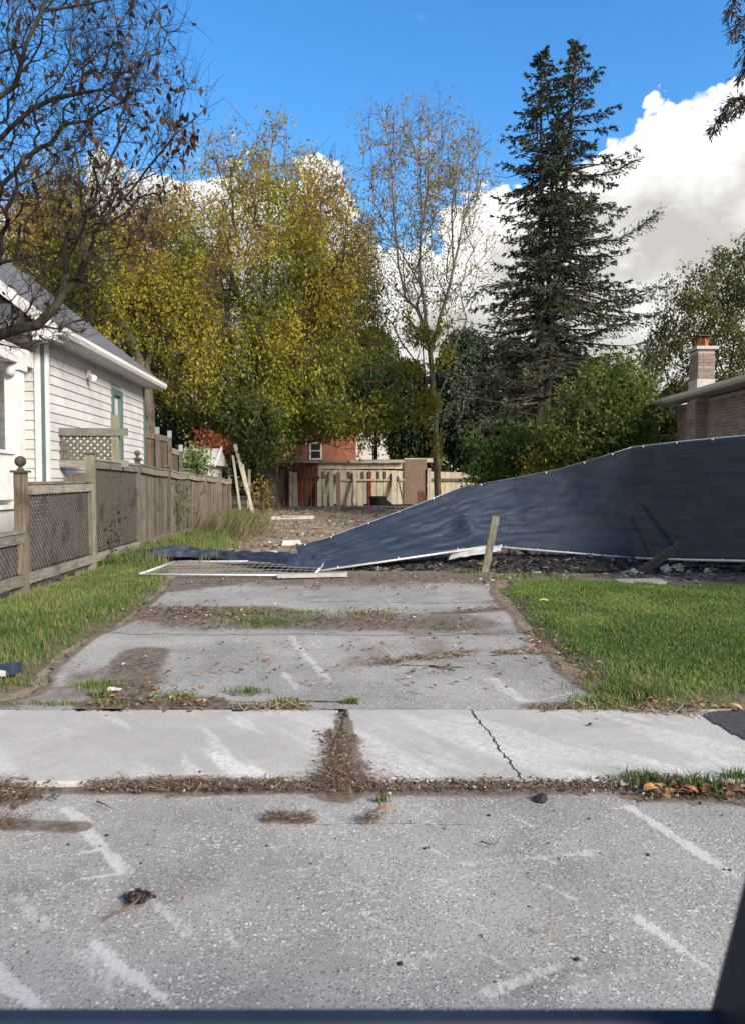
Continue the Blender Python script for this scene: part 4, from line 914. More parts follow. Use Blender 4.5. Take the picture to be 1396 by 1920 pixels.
# panel lying flat with its mesh bare
e0, e1 = G(262, 1084), G(590, 1084); dpt = 1.85
fm = thing('construction_fence', 'bare mesh construction fence panel lying flat in the grass at left', 'fence panel', (e0 + e1) / 2, 'construction fence panels')
zz = .055; y0_, y1_ = e0[1], e0[1] + dpt
MB().tube([(e0[0], y0_, zz), (e1[0], y0_, zz - .01)], .015, 10).build('bottom_tube', TUBE, fm, smooth=True); MB().tube([(e0[0] + .1, y1_, zz), (e1[0], y1_, zz)], .022, 10).build('top_tube', TUBE, fm, smooth=True)
for x_ in (e0[0], e1[0]): MB().tube([(x_, y0_, zz), (x_ + .05, y1_, zz)], .022, 10).build('end_tube', TUBE, fm, smooth=True)
ms = MB(); x_ = e0[0] + .1
bow = lambda x, y: zz + .05 * math.sin((x - e0[0]) * 1.1) * math.sin((y - y0_) / dpt * math.pi)
while x_ < e1[0]:
    for q in range(6): ya, yb = y0_ + dpt * q / 6, y0_ + dpt * (q + 1) / 6; ms.bar((x_, ya, bow(x_, ya)), (x_, yb, bow(x_, yb)), .005, .005)
    x_ += .10
y_ = y0_ + .1
while y_ < y1_:
    for q in range(10): xa, xb = e0[0] + (e1[0] - e0[0]) * q / 10, e0[0] + (e1[0] - e0[0]) * (q + 1) / 10; ms.bar((xa, y_, bow(xa, y_) + .007), (xb, y_, bow(xb, y_) + .007), .0055, .0055)
    y_ += .30
ms.build('wire_mesh', GALV, fm)['kind'] = 'stuff'
# crumpled end of the cloth
NPX = [(252, 1050), (275, 1056), (310, 1050), (345, 1050), (400, 1053), (450, 1058), (500, 1066), (545, 1073), (600, 1074)]; HT = [.14, .19, .16, .15, .14, .12, .14, .19, .13]; DW = [.5, .7, .8, .9, 1.0, 1.1, 1.3, 1.6, 1.6]
Nn = smooth_path(np.array([G(*p) for p in NPX]), 150); hh = np.interp(np.linspace(0, 8, 150), range(9), HT); ww = np.interp(np.linspace(0, 8, 150), range(9), DW)
tq = np.linspace(0, 1, 46); UU, TT = np.meshgrid(np.linspace(0, 1, 150), tq, indexing='ij')
prof = np.clip(np.sin(np.pi * np.clip(TT, 0, 1)), 0, 1) ** .5
ph = TT * 15 + 5 * fbm(UU * 7, TT * 2, 211) + 3 * fbm(UU * 18, TT * 3, 212)
fold = .075 * np.sin(ph) * (.4 + fbm(UU * 9, TT * 2, 215)) + .16 * (fbm(UU * 10 + TT, TT * 3 - UU * 4, 216, 3) - .5)
Zc = hh[:, None] * .62 * prof * (1 - .3 * TT) * (.6 + .8 * fbm(UU * 6, TT * .8, 217)) + fold * prof
bun = np.stack([Nn[:, 0][:, None] + 0 * TT + .05 * (fbm(UU * 12, TT * 6, 213) - .5), Nn[:, 1][:, None] + TT * ww[:, None] + .07 * (fbm(UU * 14, TT * 3, 214) - .5), np.maximum(Zc + .055, .02 + .0 * Zc)], 2)
k = np.arange(149 * 45); a = (k // 45) * 46 + k % 45
ob = link('crumpled_cloth', np_mesh('crumpled_cloth', bun.reshape(-1, 3), np.stack([a, a + 1, a + 47, a + 46], 1), smooth=True), SCREEN); ob.modifiers.new('thick', 'SOLIDIFY').thickness = .006
tag(ob, 'bunched dark end of the screen cloth lying across the flat mesh panel', 'tarp')
# boards and stakes
a, b = G(520, 1086), G(650, 1083)
tag(MB().bar(a + [0, 0, .05], b + [0, 0, .05], .14, .055).build('timber_plank', simple('grey_timber', (.30, .30, .29), .8, .2, 9)), 'short grey timber lying at the foot of the blue screen', 'board')
a, b = G(906, 1072), P(929, 968, 12.1)
tag(MB().bar(a + [0, 0, -.1], b, .115, .06, (0, 1, 0)).build('wooden_stake', FWG), 'leaning grey wooden stake standing before the blue screen', 'stake')
a, b = G(1200, 1072), P(1275, 1022, 11.9)
tag(MB().bar(a, b, .13, .05, (0, 1, .3)).build('wooden_stake', FW), 'low slanting wooden stake propping the bottom of the screen', 'stake')
# white corrugated sheet
WS = simple('white_sheet', (.62, .61, .58), .55, .25, 5); c0, c1 = P(838, 1046, 12.62), P(936, 1030, 12.72); n = 40; sv = []
for k in range(n + 1):
    t = k / n; q = c0 + (c1 - c0) * t
    for s_ in range(8): sv.append(q + np.array([.10 * s_ / 7, .30 * (s_ / 7), -.06 + .10 * (s_ / 7) + .02 * math.cos(s_ / 7 * 14)]) + [0, 0, .03 * vnoise(t * 9, s_ * .6)])
k = np.arange(n * 7); a = (k // 7) * 8 + k % 7
ob = link('corrugated_sheet', np_mesh('corrugated_sheet', np.array(sv), np.stack([a, a + 1, a + 9, a + 8], 1)), WS); ob.modifiers.new('thick', 'SOLIDIFY').thickness = .004
tag(ob, 'crumpled white corrugated sheet behind the leaning stake', 'sheet')

# ------------------------------------------------------------------ charred heap and rubble
def heap(x, y):
    e = (1 - sstep(np.abs(y - 13.05), .35, .95)) * sstep(x, -.9, .2) * (1 - sstep(x, 4.3, 5.4))
    return zt(x, y) + e * (.02 + .05 * sstep(x, 0, 2) + sstep(x, .2, 2.4) * .12 * fbm(x * 2.2, y * 2.6, 221) * sstep(y, 12.2, 13.2) + (.03 + .06 * sstep(x, 0, 2)) * fbm(x * 9, y * 9, 222))
ob = link('charred_heap', grid_mesh('charred_heap', -1.1, 5.5, 12.2, 14.1, .04, lambda x, y: heap(x, y) + .006), CHAR); tag(ob, 'black charred debris heap under the blue screen', 'debris', kind='stuff')
CUBE = np.array([(x, y, z) for z in (-.5, .5) for x, y in ((-.5, -.5), (.5, -.5), (.5, .5), (-.5, .5))]); CF = np.array([(0, 3, 2, 1), (4, 5, 6, 7), (0, 1, 5, 4), (1, 2, 6, 5), (2, 3, 7, 6), (3, 0, 4, 7)])
def chips(pos, size, cols, tilt=.25):
    n = len(pos); v = CUBE[None] * (1 + rng.normal(0, .12, (n, 8, 3))) * size[:, None, :]
    ya, ti, ro = rng.uniform(0, 2 * np.pi, n), rng.normal(0, tilt, n), rng.normal(0, tilt, n)
    def rot(v, an, i, j):
        c, s = np.cos(an)[:, None], np.sin(an)[:, None]; a, b = v[..., i].copy(), v[..., j].copy(); v[..., i] = a * c - b * s; v[..., j] = a * s + b * c; return v
    v = rot(rot(rot(v, ti, 0, 2), ro, 1, 2), ya, 0, 1) + pos[:, None, :]
    return v.reshape(-1, 3), (CF[None] + np.arange(n)[:, None, None] * 8).reshape(-1, 4), np.repeat(cols, 8, 0)
def pick(n, pal, wts, var=.2):
    pal = np.array(pal); k = rng.choice(len(pal), n, p=np.array(wts) / sum(wts)); return pal[k] * rng.uniform(1 - var, 1 + var, (n, 1))
def rubble(name, label, cat, x, y, smin, smax, pal, wts, zf=zt, tilt=.25, long=2.5):
    n = len(x); s = rng.uniform(0, 1, n) ** 2.5 * (smax - smin) + smin
    size = np.stack([s * rng.uniform(1, long, n), s * rng.uniform(.4, 1, n), s * rng.uniform(.08, .4, n)], 1)
    V, Fc, C = chips(np.stack([x, y, zf(x, y) + size[:, 2] * .35], 1), size, pick(n, pal, wts), tilt)
    return tag(link(name, np_mesh(name, V, Fc, C), LITTER), label, cat, kind='stuff')
n = 11000; y = 14 + 20.5 * rng.random(n) ** .8; x = -7.5 + 11.5 * rng.random(n); k = fbm(x * .6, y * .6, 231) + rng.random(n) * .5 > .55; x, y = x[k], y[k]
PALD = [(.32, .26, .19), (.24, .15, .09), (.55, .52, .46), (.20, .19, .18), (.10, .085, .07), (.30, .21, .13), (.24, .11, .08)]
rubble('demolition_debris', 'scattered wood scraps and rubble over the cleared lot', 'debris', x, y, .012, .10, PALD, (4, 2, 2, 3, 3, 2, 1))
x = rng.uniform(-.6, 6.6, 1500); y = rng.uniform(12.2, 12.75 + .3 * sstep(x, 0, 3), 1500)
rubble('burnt_scraps', 'black burnt scraps on the charred heap', 'debris', x, y, .015, .09, [(.015, .015, .016), (.06, .054, .048), (.02, .03, .045), (.17, .135, .10), (.26, .24, .21)], (4, 3, 1, 2, 1), heap, .4)
x, y = rng.uniform(2.2, 8, 700), rng.uniform(13.35, 15.5, 700); k = (y > 13.8) | (x > 4.3); x, y = x[k], y[k]
rubble('timber_scraps', 'broken timber and rubble behind the bottom of the screen', 'debris', x, y, .03, .12, [(.22, .17, .13), (.36, .33, .28), (.10, .08, .065), (.22, .14, .10)], (3, 2, 4, 1), zt, .5, 7)
n = 900; x, y = rng.uniform(1.6, 7.6, n), rng.uniform(10.55, 12.6, n); k = rng.random(n) < np.where(y > 11.2, 1, .45); x, y = x[k], y[k]
rubble('rubble_strip', 'rubble and scraps strewn between lawn and screen', 'debris', x, y, .010, .075, [(.40, .37, .32), (.22, .15, .11), (.14, .11, .09), (.22, .13, .09), (.55, .53, .50)], (3, 3, 4, 1.5, 1), lambda x, y: zt(x, y) + .02)
for (px, py, s_, lb) in ((1186, 1075, .12, 'round pale stone nearest the slanting stake'), (1248, 1072, .16, 'pale stone left of the sharp white one in front of the screen'), (1272, 1069, .15, 'sharp white stone in front of the screen'), (1325, 1072, .10, 'small grey stone at right in front of the screen')):
    c = G(px, py); v = []
    mb = MB(); mb.lathe(c + [0, 0, -.02], [(s_ * .5 * math.sin(a) + .004, s_ * .4 * (1 - math.cos(a))) for a in [math.pi * q / 7 for q in range(8)]], 9)
    mb.v = [(x_ + random.uniform(-.2, .2) * s_, y_ + random.uniform(-.2, .2) * s_, z_ + random.uniform(-.12, .12) * s_) for x_, y_, z_ in mb.v]
    tag(mb.build('stone', simple('stone_%d' % px, (.45, .43, .40), .9, .2, 20)), lb, 'stone', 'stones before the screen')
a, b = G(1160, 1096), G(1242, 1094); tag(MB().box(a[0], b[0], a[1] - .06, a[1] + .22, -.06, .055, W0, .02).build('concrete_piece', CONC), 'flat concrete piece at the far edge of the right lawn', 'concrete')
for (p0, p1, wd, lb) in (((612, 943), (680, 954), .12, 'long pale plank lying in front of the cream boards'), ((640, 947), (673, 952), .14, 'dark grey board lying beside the long pale plank'), ((680, 950), (770, 952), .10, 'pale edging plank lying in front of the tub')):
    a, b = P(*p0, 33.6), P(*p1, 32.8); a[2] = float(zt(a[0], a[1])) + .07; b[2] = float(zt(b[0], b[1])) + .06
    tag(MB().bar(a, b, wd, .05).build('lying_plank', FWX if 'dark' in lb else OLDH), lb, 'board')
for (px, py, s_, lb) in ((545, 1019, .42, 'white flat block lying beside the far edge of the screen'), (508, 1033, .3, 'pale rubble lump behind the bunched dark cloth'), (530, 963, .8, 'pale rubbish sheet on the cleared lot below the red boards'), (560, 957, .9, 'white rubbish scrap on the cleared lot below the cream boards')):
    c = G(px, py, .03); c = P(px, py, min(c[1], 27)); c[2] = float(zt(c[0], c[1]))
    tag(MB().box(c[0] - s_ * .5, c[0] + s_ * .5, c[1] - s_ * .35, c[1] + s_ * .35, c[2] - .02, c[2] + .10, W0, s_ * .12).build('rubble_block', simple('pale_%d' % px, (.50, .49, .45), .8, .25, 9)), lb, 'rubble')

# ------------------------------------------------------------------ litter, weeds and small things on the paving
def slivers(x, y, z, lmin, lmax, wd, cols, up=.25):
    n = len(x); an = rng.uniform(0, 2 * np.pi, n); L = rng.uniform(lmin, lmax, n); d_ = np.stack([np.cos(an), np.sin(an), rng.normal(0, up, n)], 1) * L[:, None] / 2
    s_ = np.stack([-np.sin(an), np.cos(an), rng.normal(0, .6, n)], 1) * wd / 2; p = np.stack([x, y, z + np.abs(d_[:, 2])], 1)
    V = np.stack([p - d_ - s_ * .5, p - d_ + s_, p + d_ + s_ * .5, p + d_ - s_], 1).reshape(-1, 3); return V, np.arange(n * 4).reshape(-1, 4), np.repeat(cols, 4, 0)
BRN = [(.13, .085, .06), (.20, .14, .10), (.27, .21, .15), (.09, .06, .045), (.22, .12, .07)]
def near(px0, px1, wd, n):
    a, b = G(*px0), G(*px1); t = rng.random(n); q = a[None, :2] * (1 - t[:, None]) + b[None, :2] * t[:, None] + rng.normal(0, wd, (n, 2)); return q[:, 0], q[:, 1]
def litter(name, label, specs, lmin, lmax, wd, pal=BRN, z0=.008, wts=(3, 3, 2, 2, 1)):
    q = [near(*s) for s in specs]; x = np.concatenate([a[0] for a in q]); y = np.concatenate([a[1] for a in q])
    V, Fc, C = slivers(x, y, np.full(len(x), z0), lmin, lmax, wd, pick(len(x), pal, wts, .3))
    return tag(link(name, np_mesh(name, V, Fc, C), LITTER), label, 'litter', kind='stuff')
litter('needle_litter', 'dead brown needles filling the joint between the two sidewalk slabs', [((632, 1375), (640, 1462), .05, 2300), ((600, 1466), (690, 1466), .05, 1500), ((634, 1340), (633, 1375), .012, 160), ((640, 1440), (660, 1470), .10, 1100)], .010, .042, .0028)
litter('needle_litter', 'dead needles and straw along the near edge of the sidewalk', [((170, 1474), (600, 1470), .035, 1700), ((700, 1472), (1160, 1472), .03, 900), ((-40, 1475), (60, 1490), .06, 700), ((280, 1468), (420, 1474), .03, 500), ((500, 1532), (585, 1532), .018, 260), ((680, 1538), (705, 1536), .02, 100), ((-20, 1540), (40, 1545), .04, 160)], .012, .065, .0028)
litter('straw_litter', 'dry straw along the far edge of the sidewalk', [((430, 1328), (580, 1328), .035, 380), ((1000, 1330), (1160, 1330), .035, 380), ((1160, 1332), (1310, 1340), .04, 350), ((690, 1246), (880, 1226), .05, 300), ((930, 1224), (1020, 1222), .05, 250)], .03, .11, .005, [(.36, .30, .20), (.26, .20, .13), (.16, .11, .08), (.30, .25, .16), (.12, .09, .07)])
def leaf_litter(name, label, specs, smin, smax, pal, wts, z0=.012):
    q = [near(*s) for s in specs]; x = np.concatenate([a[0] for a in q]); y = np.concatenate([a[1] for a in q]); n = len(x); s = rng.uniform(smin, smax, n)
    an = rng.uniform(0, 6.3, n); d_ = np.stack([np.cos(an), np.sin(an), rng.normal(0, .2, n)], 1) * s[:, None]; e_ = np.stack([-np.sin(an), np.cos(an), 0 * an], 1) * (s * .42)[:, None]; up = np.array([0, 0, 1.]); p = np.stack([x, y, np.full(n, z0) + s * .12], 1)
    cu = (s * rng.uniform(.1, .4, n))[:, None] * up
    V = np.stack([p - d_ * .5, p + e_ + cu - d_ * .1, p + d_ * .5, p - e_ + cu - d_ * .1], 1).reshape(-1, 3); b = np.arange(n)[:, None] * 4
    return tag(link(name, np_mesh(name, V, np.concatenate([b + [0, 2, 1], b + [0, 3, 2]]), np.repeat(pick(n, pal, wts, .25), 4, 0)), LITTER), label, 'litter', kind='stuff')
ORG = [(.30, .14, .06), (.38, .21, .09), (.20, .09, .05), (.40, .28, .15), (.13, .08, .055)]
leaf_litter('leaf_litter', 'orange brown fallen leaves in the weeds right of the sidewalk', [((1200, 1485), (1396, 1490), .05, 45), ((1300, 1475), (1400, 1495), .06, 40)], .02, .07, ORG, (3, 3, 2, 1, 2))
leaf_litter('leaf_litter', 'brown leaves drifted into the hollow at the left of the driveway', [((180, 1318), (400, 1320), .09, 260), ((240, 1290), (330, 1300), .12, 90), ((230, 1230), (300, 1270), .18, 70)], .010, .042, ORG, (1.5, 1, 3, 1, 6), .004)
leaf_litter('leaf_litter', 'scattered dry leaves and scraps over the far driveway', [((330, 1150), (860, 1170), .35, 500), ((330, 1095), (900, 1090), .55, 700), ((400, 1240), (900, 1250), .5, 160), ((300, 1140), (430, 1165), .3, 300), ((850, 1146), (960, 1140), .08, 60), ((990, 1190), (1080, 1260), .10, 100)], .015, .055, ORG + [(.5, .48, .44), (.09, .075, .06)], (3, 2, 3, 2, 4, 1.5, 3))
leaf_litter('leaf_litter', 'brown fallen leaves lying in the right hand lawn edge', [((1130, 1290), (1240, 1325), .10, 45), ((1250, 1325), (1380, 1330), .05, 25), ((1000, 1180), (1100, 1280), .10, 30)], .02, .06, ORG, (3, 3, 2, 1, 2), .02)
n = 2600; q = [near(*a) for a in (((632, 1375), (645, 1465), .05, 700), ((170, 1474), (1160, 1472), .04, 1200), ((-60, 1480), (60, 1495), .07, 350), ((1170, 1482), (1450, 1492), .06, 350))]; x = np.concatenate([a[0] for a in q]); y = np.concatenate([a[1] for a in q]); n = len(x); s = .003 + .010 * rng.random(n) ** 2.5
V, Fc, C = chips(np.stack([x, y, .004 + s * .3], 1), np.stack([s * 1.4, s, s * .8], 1), pick(n, [(.10, .075, .06), (.16, .12, .09), (.45, .43, .40), (.06, .05, .045)], (4, 3, 1.2, 3)), .5)
tag(link('joint_grit', np_mesh('joint_grit', V, Fc, C), LITTER), 'soil crumbs and grit packed along the sidewalk joints', 'grit', kind='stuff')
# dark pebbles on the apron
n = 260; x, y = rng.uniform(-2.3, 2.3, n), 2.0 + 1.5 * rng.random(n); s = .0025 + .008 * rng.random(n) ** 4; V, Fc, C = chips(np.stack([x, y, zb(x, y) - .012 + s * .3], 1), np.stack([s * 1.4, s, s * .8], 1), pick(n, [(.03, .03, .033), (.06, .06, .062), (.30, .30, .29)], (4, 2, 2)), .5)
tag(link('pebbles', np_mesh('pebbles', V, Fc, C), LITTER), 'dark grit scattered over the grey apron', 'grit', kind='stuff')
def tuft(px, py, n, sp, h, label, dry=.15, name='weed_tuft', sq=.6):
    c = G(px, py); x, y = c[0] + rng.normal(0, sp, n), c[1] + rng.normal(0, sp * sq, n); hs = rng.uniform(.35, 1, n) * h; V, T, C = blades(np.stack([x, y, 0 * x - .005], 1), hs, rng.uniform(.004, .009, n), gcol(x, y, n, 7, dry) * rng.uniform(.8, 1.1), .8)
    return tag(link(name, np_mesh(name, V, T, C), GRASS), label, 'weeds', 'weed tufts in the paving', 'stuff' if sp >= .06 else None)
for q in ((500, 1168, 650, .26, .075, 'largest weed patch across the middle of the driveway'), (575, 1150, 200, .12, .07, 'weed tuft right of the largest driveway patch'), (465, 1150, 220, .18, .075, 'weed tuft behind the left end of the largest driveway patch'), (660, 1317, 130, .03, .055, 'small weed tuft at the sidewalk joint'), (463, 1298, 150, .07, .06, 'thin weed tuft left of centre before the sidewalk', .3), (535, 1320, 180, .06, .07, 'flat weed tuft touching the far edge of the sidewalk', .35),
          (178, 1285, 200, .09, .06, 'weed tuft at the left end of the leafy hollow'), (335, 1305, 180, .08, .045, 'bright weed tuft in the leafy hollow'), (195, 1303, 120, .05, .06, 'small weed between the hollow and the left lawn'), (690, 1150, 420, .30, .06, 'low weeds in the dirt right of the driveway centre', .4), (835, 1180, 200, .14, .05, 'sparse weeds at the right of the dirt band', .4),
          (1210, 1468, 420, .07, .07, 'weed clump beside the fallen leaves at the right sidewalk edge', .3), (1310, 1478, 300, .06, .09, 'weed clump among the orange leaves at the right'), (1385, 1462, 160, .05, .08, 'weed clump at the far right beside the sidewalk'), (1130, 1322, 380, .10, .10, 'long grass clump spilling over the lawn corner', .25), (1180, 1300, 500, .16, .12, 'dark green clump at the near left corner of the lawn', .3), (120, 1320, 260, .3, .05, 'thin grass line at the far left edge of the sidewalk', .4, 'weed_tuft', .1),
          (512, 1470, 60, .03, .04, 'tiny weed at the near edge of the sidewalk', .5), (905, 1472, 60, .04, .04, 'tiny straw weed right of the crack', .6), (715, 1500, 40, .015, .05, 'tiny weed in the apron joint', .5), (870, 1073, 350, .12, .10, 'weeds round the foot of the leaning stake', .4), (1000, 1082, 700, .4, .09, 'weedy fringe at the far left corner of the lawn', .35), (1090, 1068, 200, .2, .12, 'weeds at the edge of the charred heap', .3)): tuft(*q)
def slim(name, label, cat, pts, r0, r1, m): return tag(MB().tube([G(*p) + [0, 0, dz] for *p, dz in pts], list(np.linspace(r0, r1, len(pts))), 6).build(name, m, smooth=True), label, cat)
TW = simple('twig_brown', (.13, .08, .055), .9, .3, 20)
slim('twig', 'straight reddish stick lying on the driveway', 'twig', [(805, 1251, .012), (825, 1255, .016), (852, 1259, .012)], .009, .007, TW)
slim('twig', 'curved twig beside the mud clod on the apron', 'twig', [(195, 1729, .006), (215, 1718, .01), (240, 1708, .01), (262, 1690, .012)], .003, .005, TW)
slim('twig', 'thin dark twig at the upper left of the apron', 'twig', [(182, 1505, .006), (198, 1512, .008), (212, 1520, .006)], .004, .002, TW)
slim('twig', 'curled dark twig right of the apron centre', 'twig', [(900, 1580, .006), (918, 1588, .01), (930, 1586, .012), (936, 1575, .01)], .003, .002, TW)
n = 240; c = G(258, 1684); x, y = c[0] + rng.normal(0, .018, n), c[1] + rng.normal(0, .012, n); s = rng.uniform(.004, .013, n); V, Fc, C = chips(np.stack([x, y, rng.uniform(0, .012, n)], 1), np.stack([s, s, s], 1), pick(n, [(.025, .023, .022), (.05, .045, .04), (.16, .10, .07)], (4, 2, 1)), 1)
tag(link('mud_clod', np_mesh('mud_clod', V, Fc, C), LITTER), 'black crumbly mud clod on the left of the apron', 'mud')
def flat_leaf(px, py, L, wd, an, c, label, z0=.012, name='fallen_leaf'):
    p = G(px, py); mb = MB(); n = 7; d_ = np.array([math.cos(an), math.sin(an), 0]); e_ = np.array([-d_[1], d_[0], 0]); top = []; bot = []
    for k in range(n + 1):
        t = k / n; w_ = wd * .5 * math.sin(math.pi * t) ** .7; q = p + d_ * L * (t - .5) + [0, 0, z0 + .012 * math.sin(3 * t)]; top.append(q + e_ * w_ + [0, 0, .5 * w_]); bot.append(q - e_ * w_ + [0, 0, .35 * w_])
    for k in range(n): mb.poly([bot[k], bot[k + 1], top[k + 1], top[k]])
    return tag(mb.build(name, simple('leaf_%d_%d' % (px, py), c, .8, .25, 30), smooth=True), label, 'leaf', 'single fallen leaves')
for q in ((718, 1527, .11, .035, .1, (.32, .17, .09), 'orange torn leaf on the apron below the joint'), (1220, 1487, .09, .06, .2, (.42, .22, .08), 'orange leaf among weeds at the right sidewalk edge'), (1026, 1752, .035, .025, .9, (.33, .29, .21), 'small tan leaf low on the right of the apron'), (566, 1327, .08, .03, .2, (.40, .27, .12), 'yellowish leaf curled at the far edge of the sidewalk'), (1290, 1487, .10, .05, 2.4, (.30, .13, .06), 'red brown leaf at the weeds, right of the orange one'),
          (1375, 1330, .11, .06, 2.3, (.38, .25, .16), 'pale brown leaf at the corner of the tarmac path'), (1228, 1323, .07, .04, .3, (.40, .24, .14), 'brown leaf at the lawn edge above the sidewalk'), (1160, 1324, .07, .045, 2.8, (.35, .15, .09), 'reddish leaf at the near lawn corner'), (1107, 1365, .05, .025, .3, (.07, .06, .055), 'dark leaf lying on the right sidewalk slab'), (345, 1696, .02, .02, .4, (.3, .2, .1), 'tiny orange leaf scrap on the apron')): flat_leaf(*q)
tag(MB().box(*(lambda c: (c[0] - .045, c[0] + .045, c[1] - .03, c[1] + .03))(G(215, 1297)), .012, .022, W0, .006).build('white_scrap', WHITE), 'small white plastic scrap on leafy dirt at the left', 'scrap')
c = G(15, 1271); lf_ = thing('crushed_carton', 'crushed dark blue and white carton lying in the left grass', 'carton', c); KB = simple('navy_card', (.02, .03, .06), .4, .3, 12)
MB().hexa([c + v for v in ((-.10, -.05, .03), (.07, -.06, .03), (.08, .06, .03), (-.09, .07, .03), (-.08, -.05, .085), (.06, -.04, .12), (.085, .05, .11), (-.08, .06, .095))]).build('box', KB, lf_, bevel=.008)
MB().hexa([c + v for v in ((-.16, -.07, .03), (.02, -.075, .03), (.0, -.045, .03), (-.14, -.04, .03), (-.15, -.07, .075), (.015, -.085, .065), (.01, -.05, .065), (-.13, -.04, .08))]).build('flap', WHITE, lf_)
slim('yellow_scrap', 'small yellow scrap on the right hand lawn', 'scrap', [(1010, 1142, .10), (1018, 1141, .11), (1026, 1142, .10)], .010, .008, simple('yellow_scrap', (.55, .48, .05), .7, .1))
c = G(1013, 1497); mb = MB(); mb.lathe(c + [0, 0, -.012], [(.025, 0), (.035, .01), (.02, .03), (.005, .035)], 9); mb.v = [(a + random.uniform(-.008, .008), b + random.uniform(-.008, .008), d_) for a, b, d_ in mb.v]; tag(mb.build('black_stone', simple('black_stone', (.02, .02, .02), .7, .3, 20)), 'black lump on the apron right of the crack', 'stone')
# ------------------------------------------------------------------ trees
def mst(seed_nodes, seed_par, pts, bf):
    """grow branches from the seed limbs to every point (shortest reach plus a penalty for long paths)"""
    N0, n = len(seed_nodes), len(pts); pos = np.concatenate([seed_nodes, pts]); par = np.full(N0 + n, -1); par[:N0] = seed_par
    pl = np.zeros(N0 + n)
    for k in range(N0):
        if par[k] >= 0: pl[k] = pl[par[k]] + np.linalg.norm(pos[k] - pos[par[k]])
    D = np.linalg.norm(pts[:, None, :] - seed_nodes[None], axis=2) + bf * pl[None, :N0]
    bp = D.argmin(1); bc = D[np.arange(n), bp]; bp = bp.astype(int); done = np.zeros(n, bool); order = list(range(N0))
    for _ in range(n):
        j = int(np.argmin(np.where(done, 1e9, bc))); done[j] = True; k = N0 + j; par[k] = bp[j]; pl[k] = pl[bp[j]] + np.linalg.norm(pts[j] - pos[bp[j]]); order.append(k)
        c = np.linalg.norm(pts - pts[j], axis=1) + bf * pl[k]; up = (~done) & (c < bc); bc[up] = c[up]; bp[up] = k
    return pos, par, order
def radii(pos, par, order, rtip, ex=2.2, rmax=None):
    a = np.zeros(len(pos)); kids = np.zeros(len(pos), int)
    for k in order:
        if par[k] >= 0: kids[par[k]] += 1
    a[kids == 0] = rtip ** ex
    for k in order[::-1]:
        if par[k] >= 0: a[par[k]] += a[k]
    r = a ** (1 / ex)
    if rmax: r = np.where(r > rtip, rtip + (r - rtip) * (rmax - rtip) / max(1e-6, r.max() - rtip), r)
    return r, kids == 0
def limb_mesh(pos, par, r, sides=6):
    k = np.where(par >= 0)[0]; a, b = pos[par[k]], pos[k]; d_ = b - a; L = np.linalg.norm(d_, axis=1, keepdims=True) + 1e-9; d_ = d_ / L
    rb = r[k]; ra = np.minimum(r[par[k]], rb * 1.35 + .004); b = b + d_ * (rb * .4)[:, None]; a = a - d_ * (rb * .3)[:, None]
    ref = np.where(np.abs(d_[:, 2:3]) > .9, [[1., 0, 0]], [[0, 0, 1.]]); x = np.cross(d_, ref); x /= np.linalg.norm(x, axis=1, keepdims=True) + 1e-9; y = np.cross(d_, x)
    an = np.arange(sides) * 2 * np.pi / sides; ci, si = np.cos(an)[None, :, None], np.sin(an)[None, :, None]; off = x[:, None] * ci + y[:, None] * si
    V = np.concatenate([a[:, None] + off * ra[:, None, None], b[:, None] + off * rb[:, None, None]], 1).reshape(-1, 3); n = len(k); q = np.arange(sides); nx_ = (q + 1) % sides
    Fc = np.stack([q, nx_, nx_ + sides, q + sides], 1)[None] + np.arange(n)[:, None, None] * 2 * sides
    return V, Fc.reshape(-1, 4)
def leafcards(p, size, cols, droop=.5, asp=.5, fold=.25):
    """folded leaf shaped faces, two triangles each"""
    n = len(p); d_ = rng.normal(0, 1, (n, 3)); d_[:, 2] -= droop * 2; d_ /= np.linalg.norm(d_, axis=1, keepdims=True); q = rng.normal(0, 1, (n, 3)); e_ = np.cross(d_, q); e_ /= np.linalg.norm(e_, axis=1, keepdims=True) + 1e-9; f_ = np.cross(d_, e_)
    s = size[:, None]; m_ = p + d_ * s * .45
    V = np.stack([p, m_ + e_ * s * asp * .5 + f_ * s * fold * asp, p + d_ * s, m_ - e_ * s * asp * .5 + f_ * s * fold * asp], 1).reshape(-1, 3); b = np.arange(n)[:, None] * 4
    return V, np.concatenate([b + [0, 1, 2], b + [0, 2, 3]]), np.repeat(cols, 4, 0)
def in_ell(n, c, r, shell=.0):
    v = rng.normal(0, 1, (n, 3)); v /= np.linalg.norm(v, axis=1, keepdims=True); u = (shell + (1 - shell) * rng.random(n)) ** (1 / 2.3); return np.array(c) + v * u[:, None] * np.array(r)
def seeds(polys, sub=.6):
    """limb polylines; each starts at the nearest node of those before it"""
    nodes, par = [], []
    for pl in polys:
        pl = [np.array(q, float) for q in pl]; prev = -1
        if nodes: prev = int(np.argmin(np.linalg.norm(np.array(nodes) - pl[0], axis=1)))
        else: nodes.append(pl[0]); par.append(-1); prev = 0
        for a, b in zip(pl[:-1], pl[1:]):
            m_ = max(1, int(np.linalg.norm(b - a) / sub))
            for q in range(1, m_ + 1):
                j = rng.normal(0, .04 * sub, 3) if q < m_ else 0; nodes.append(a + (b - a) * q / m_ + j); par.append(prev); prev = len(nodes) - 1
    return np.array(nodes), np.array(par)
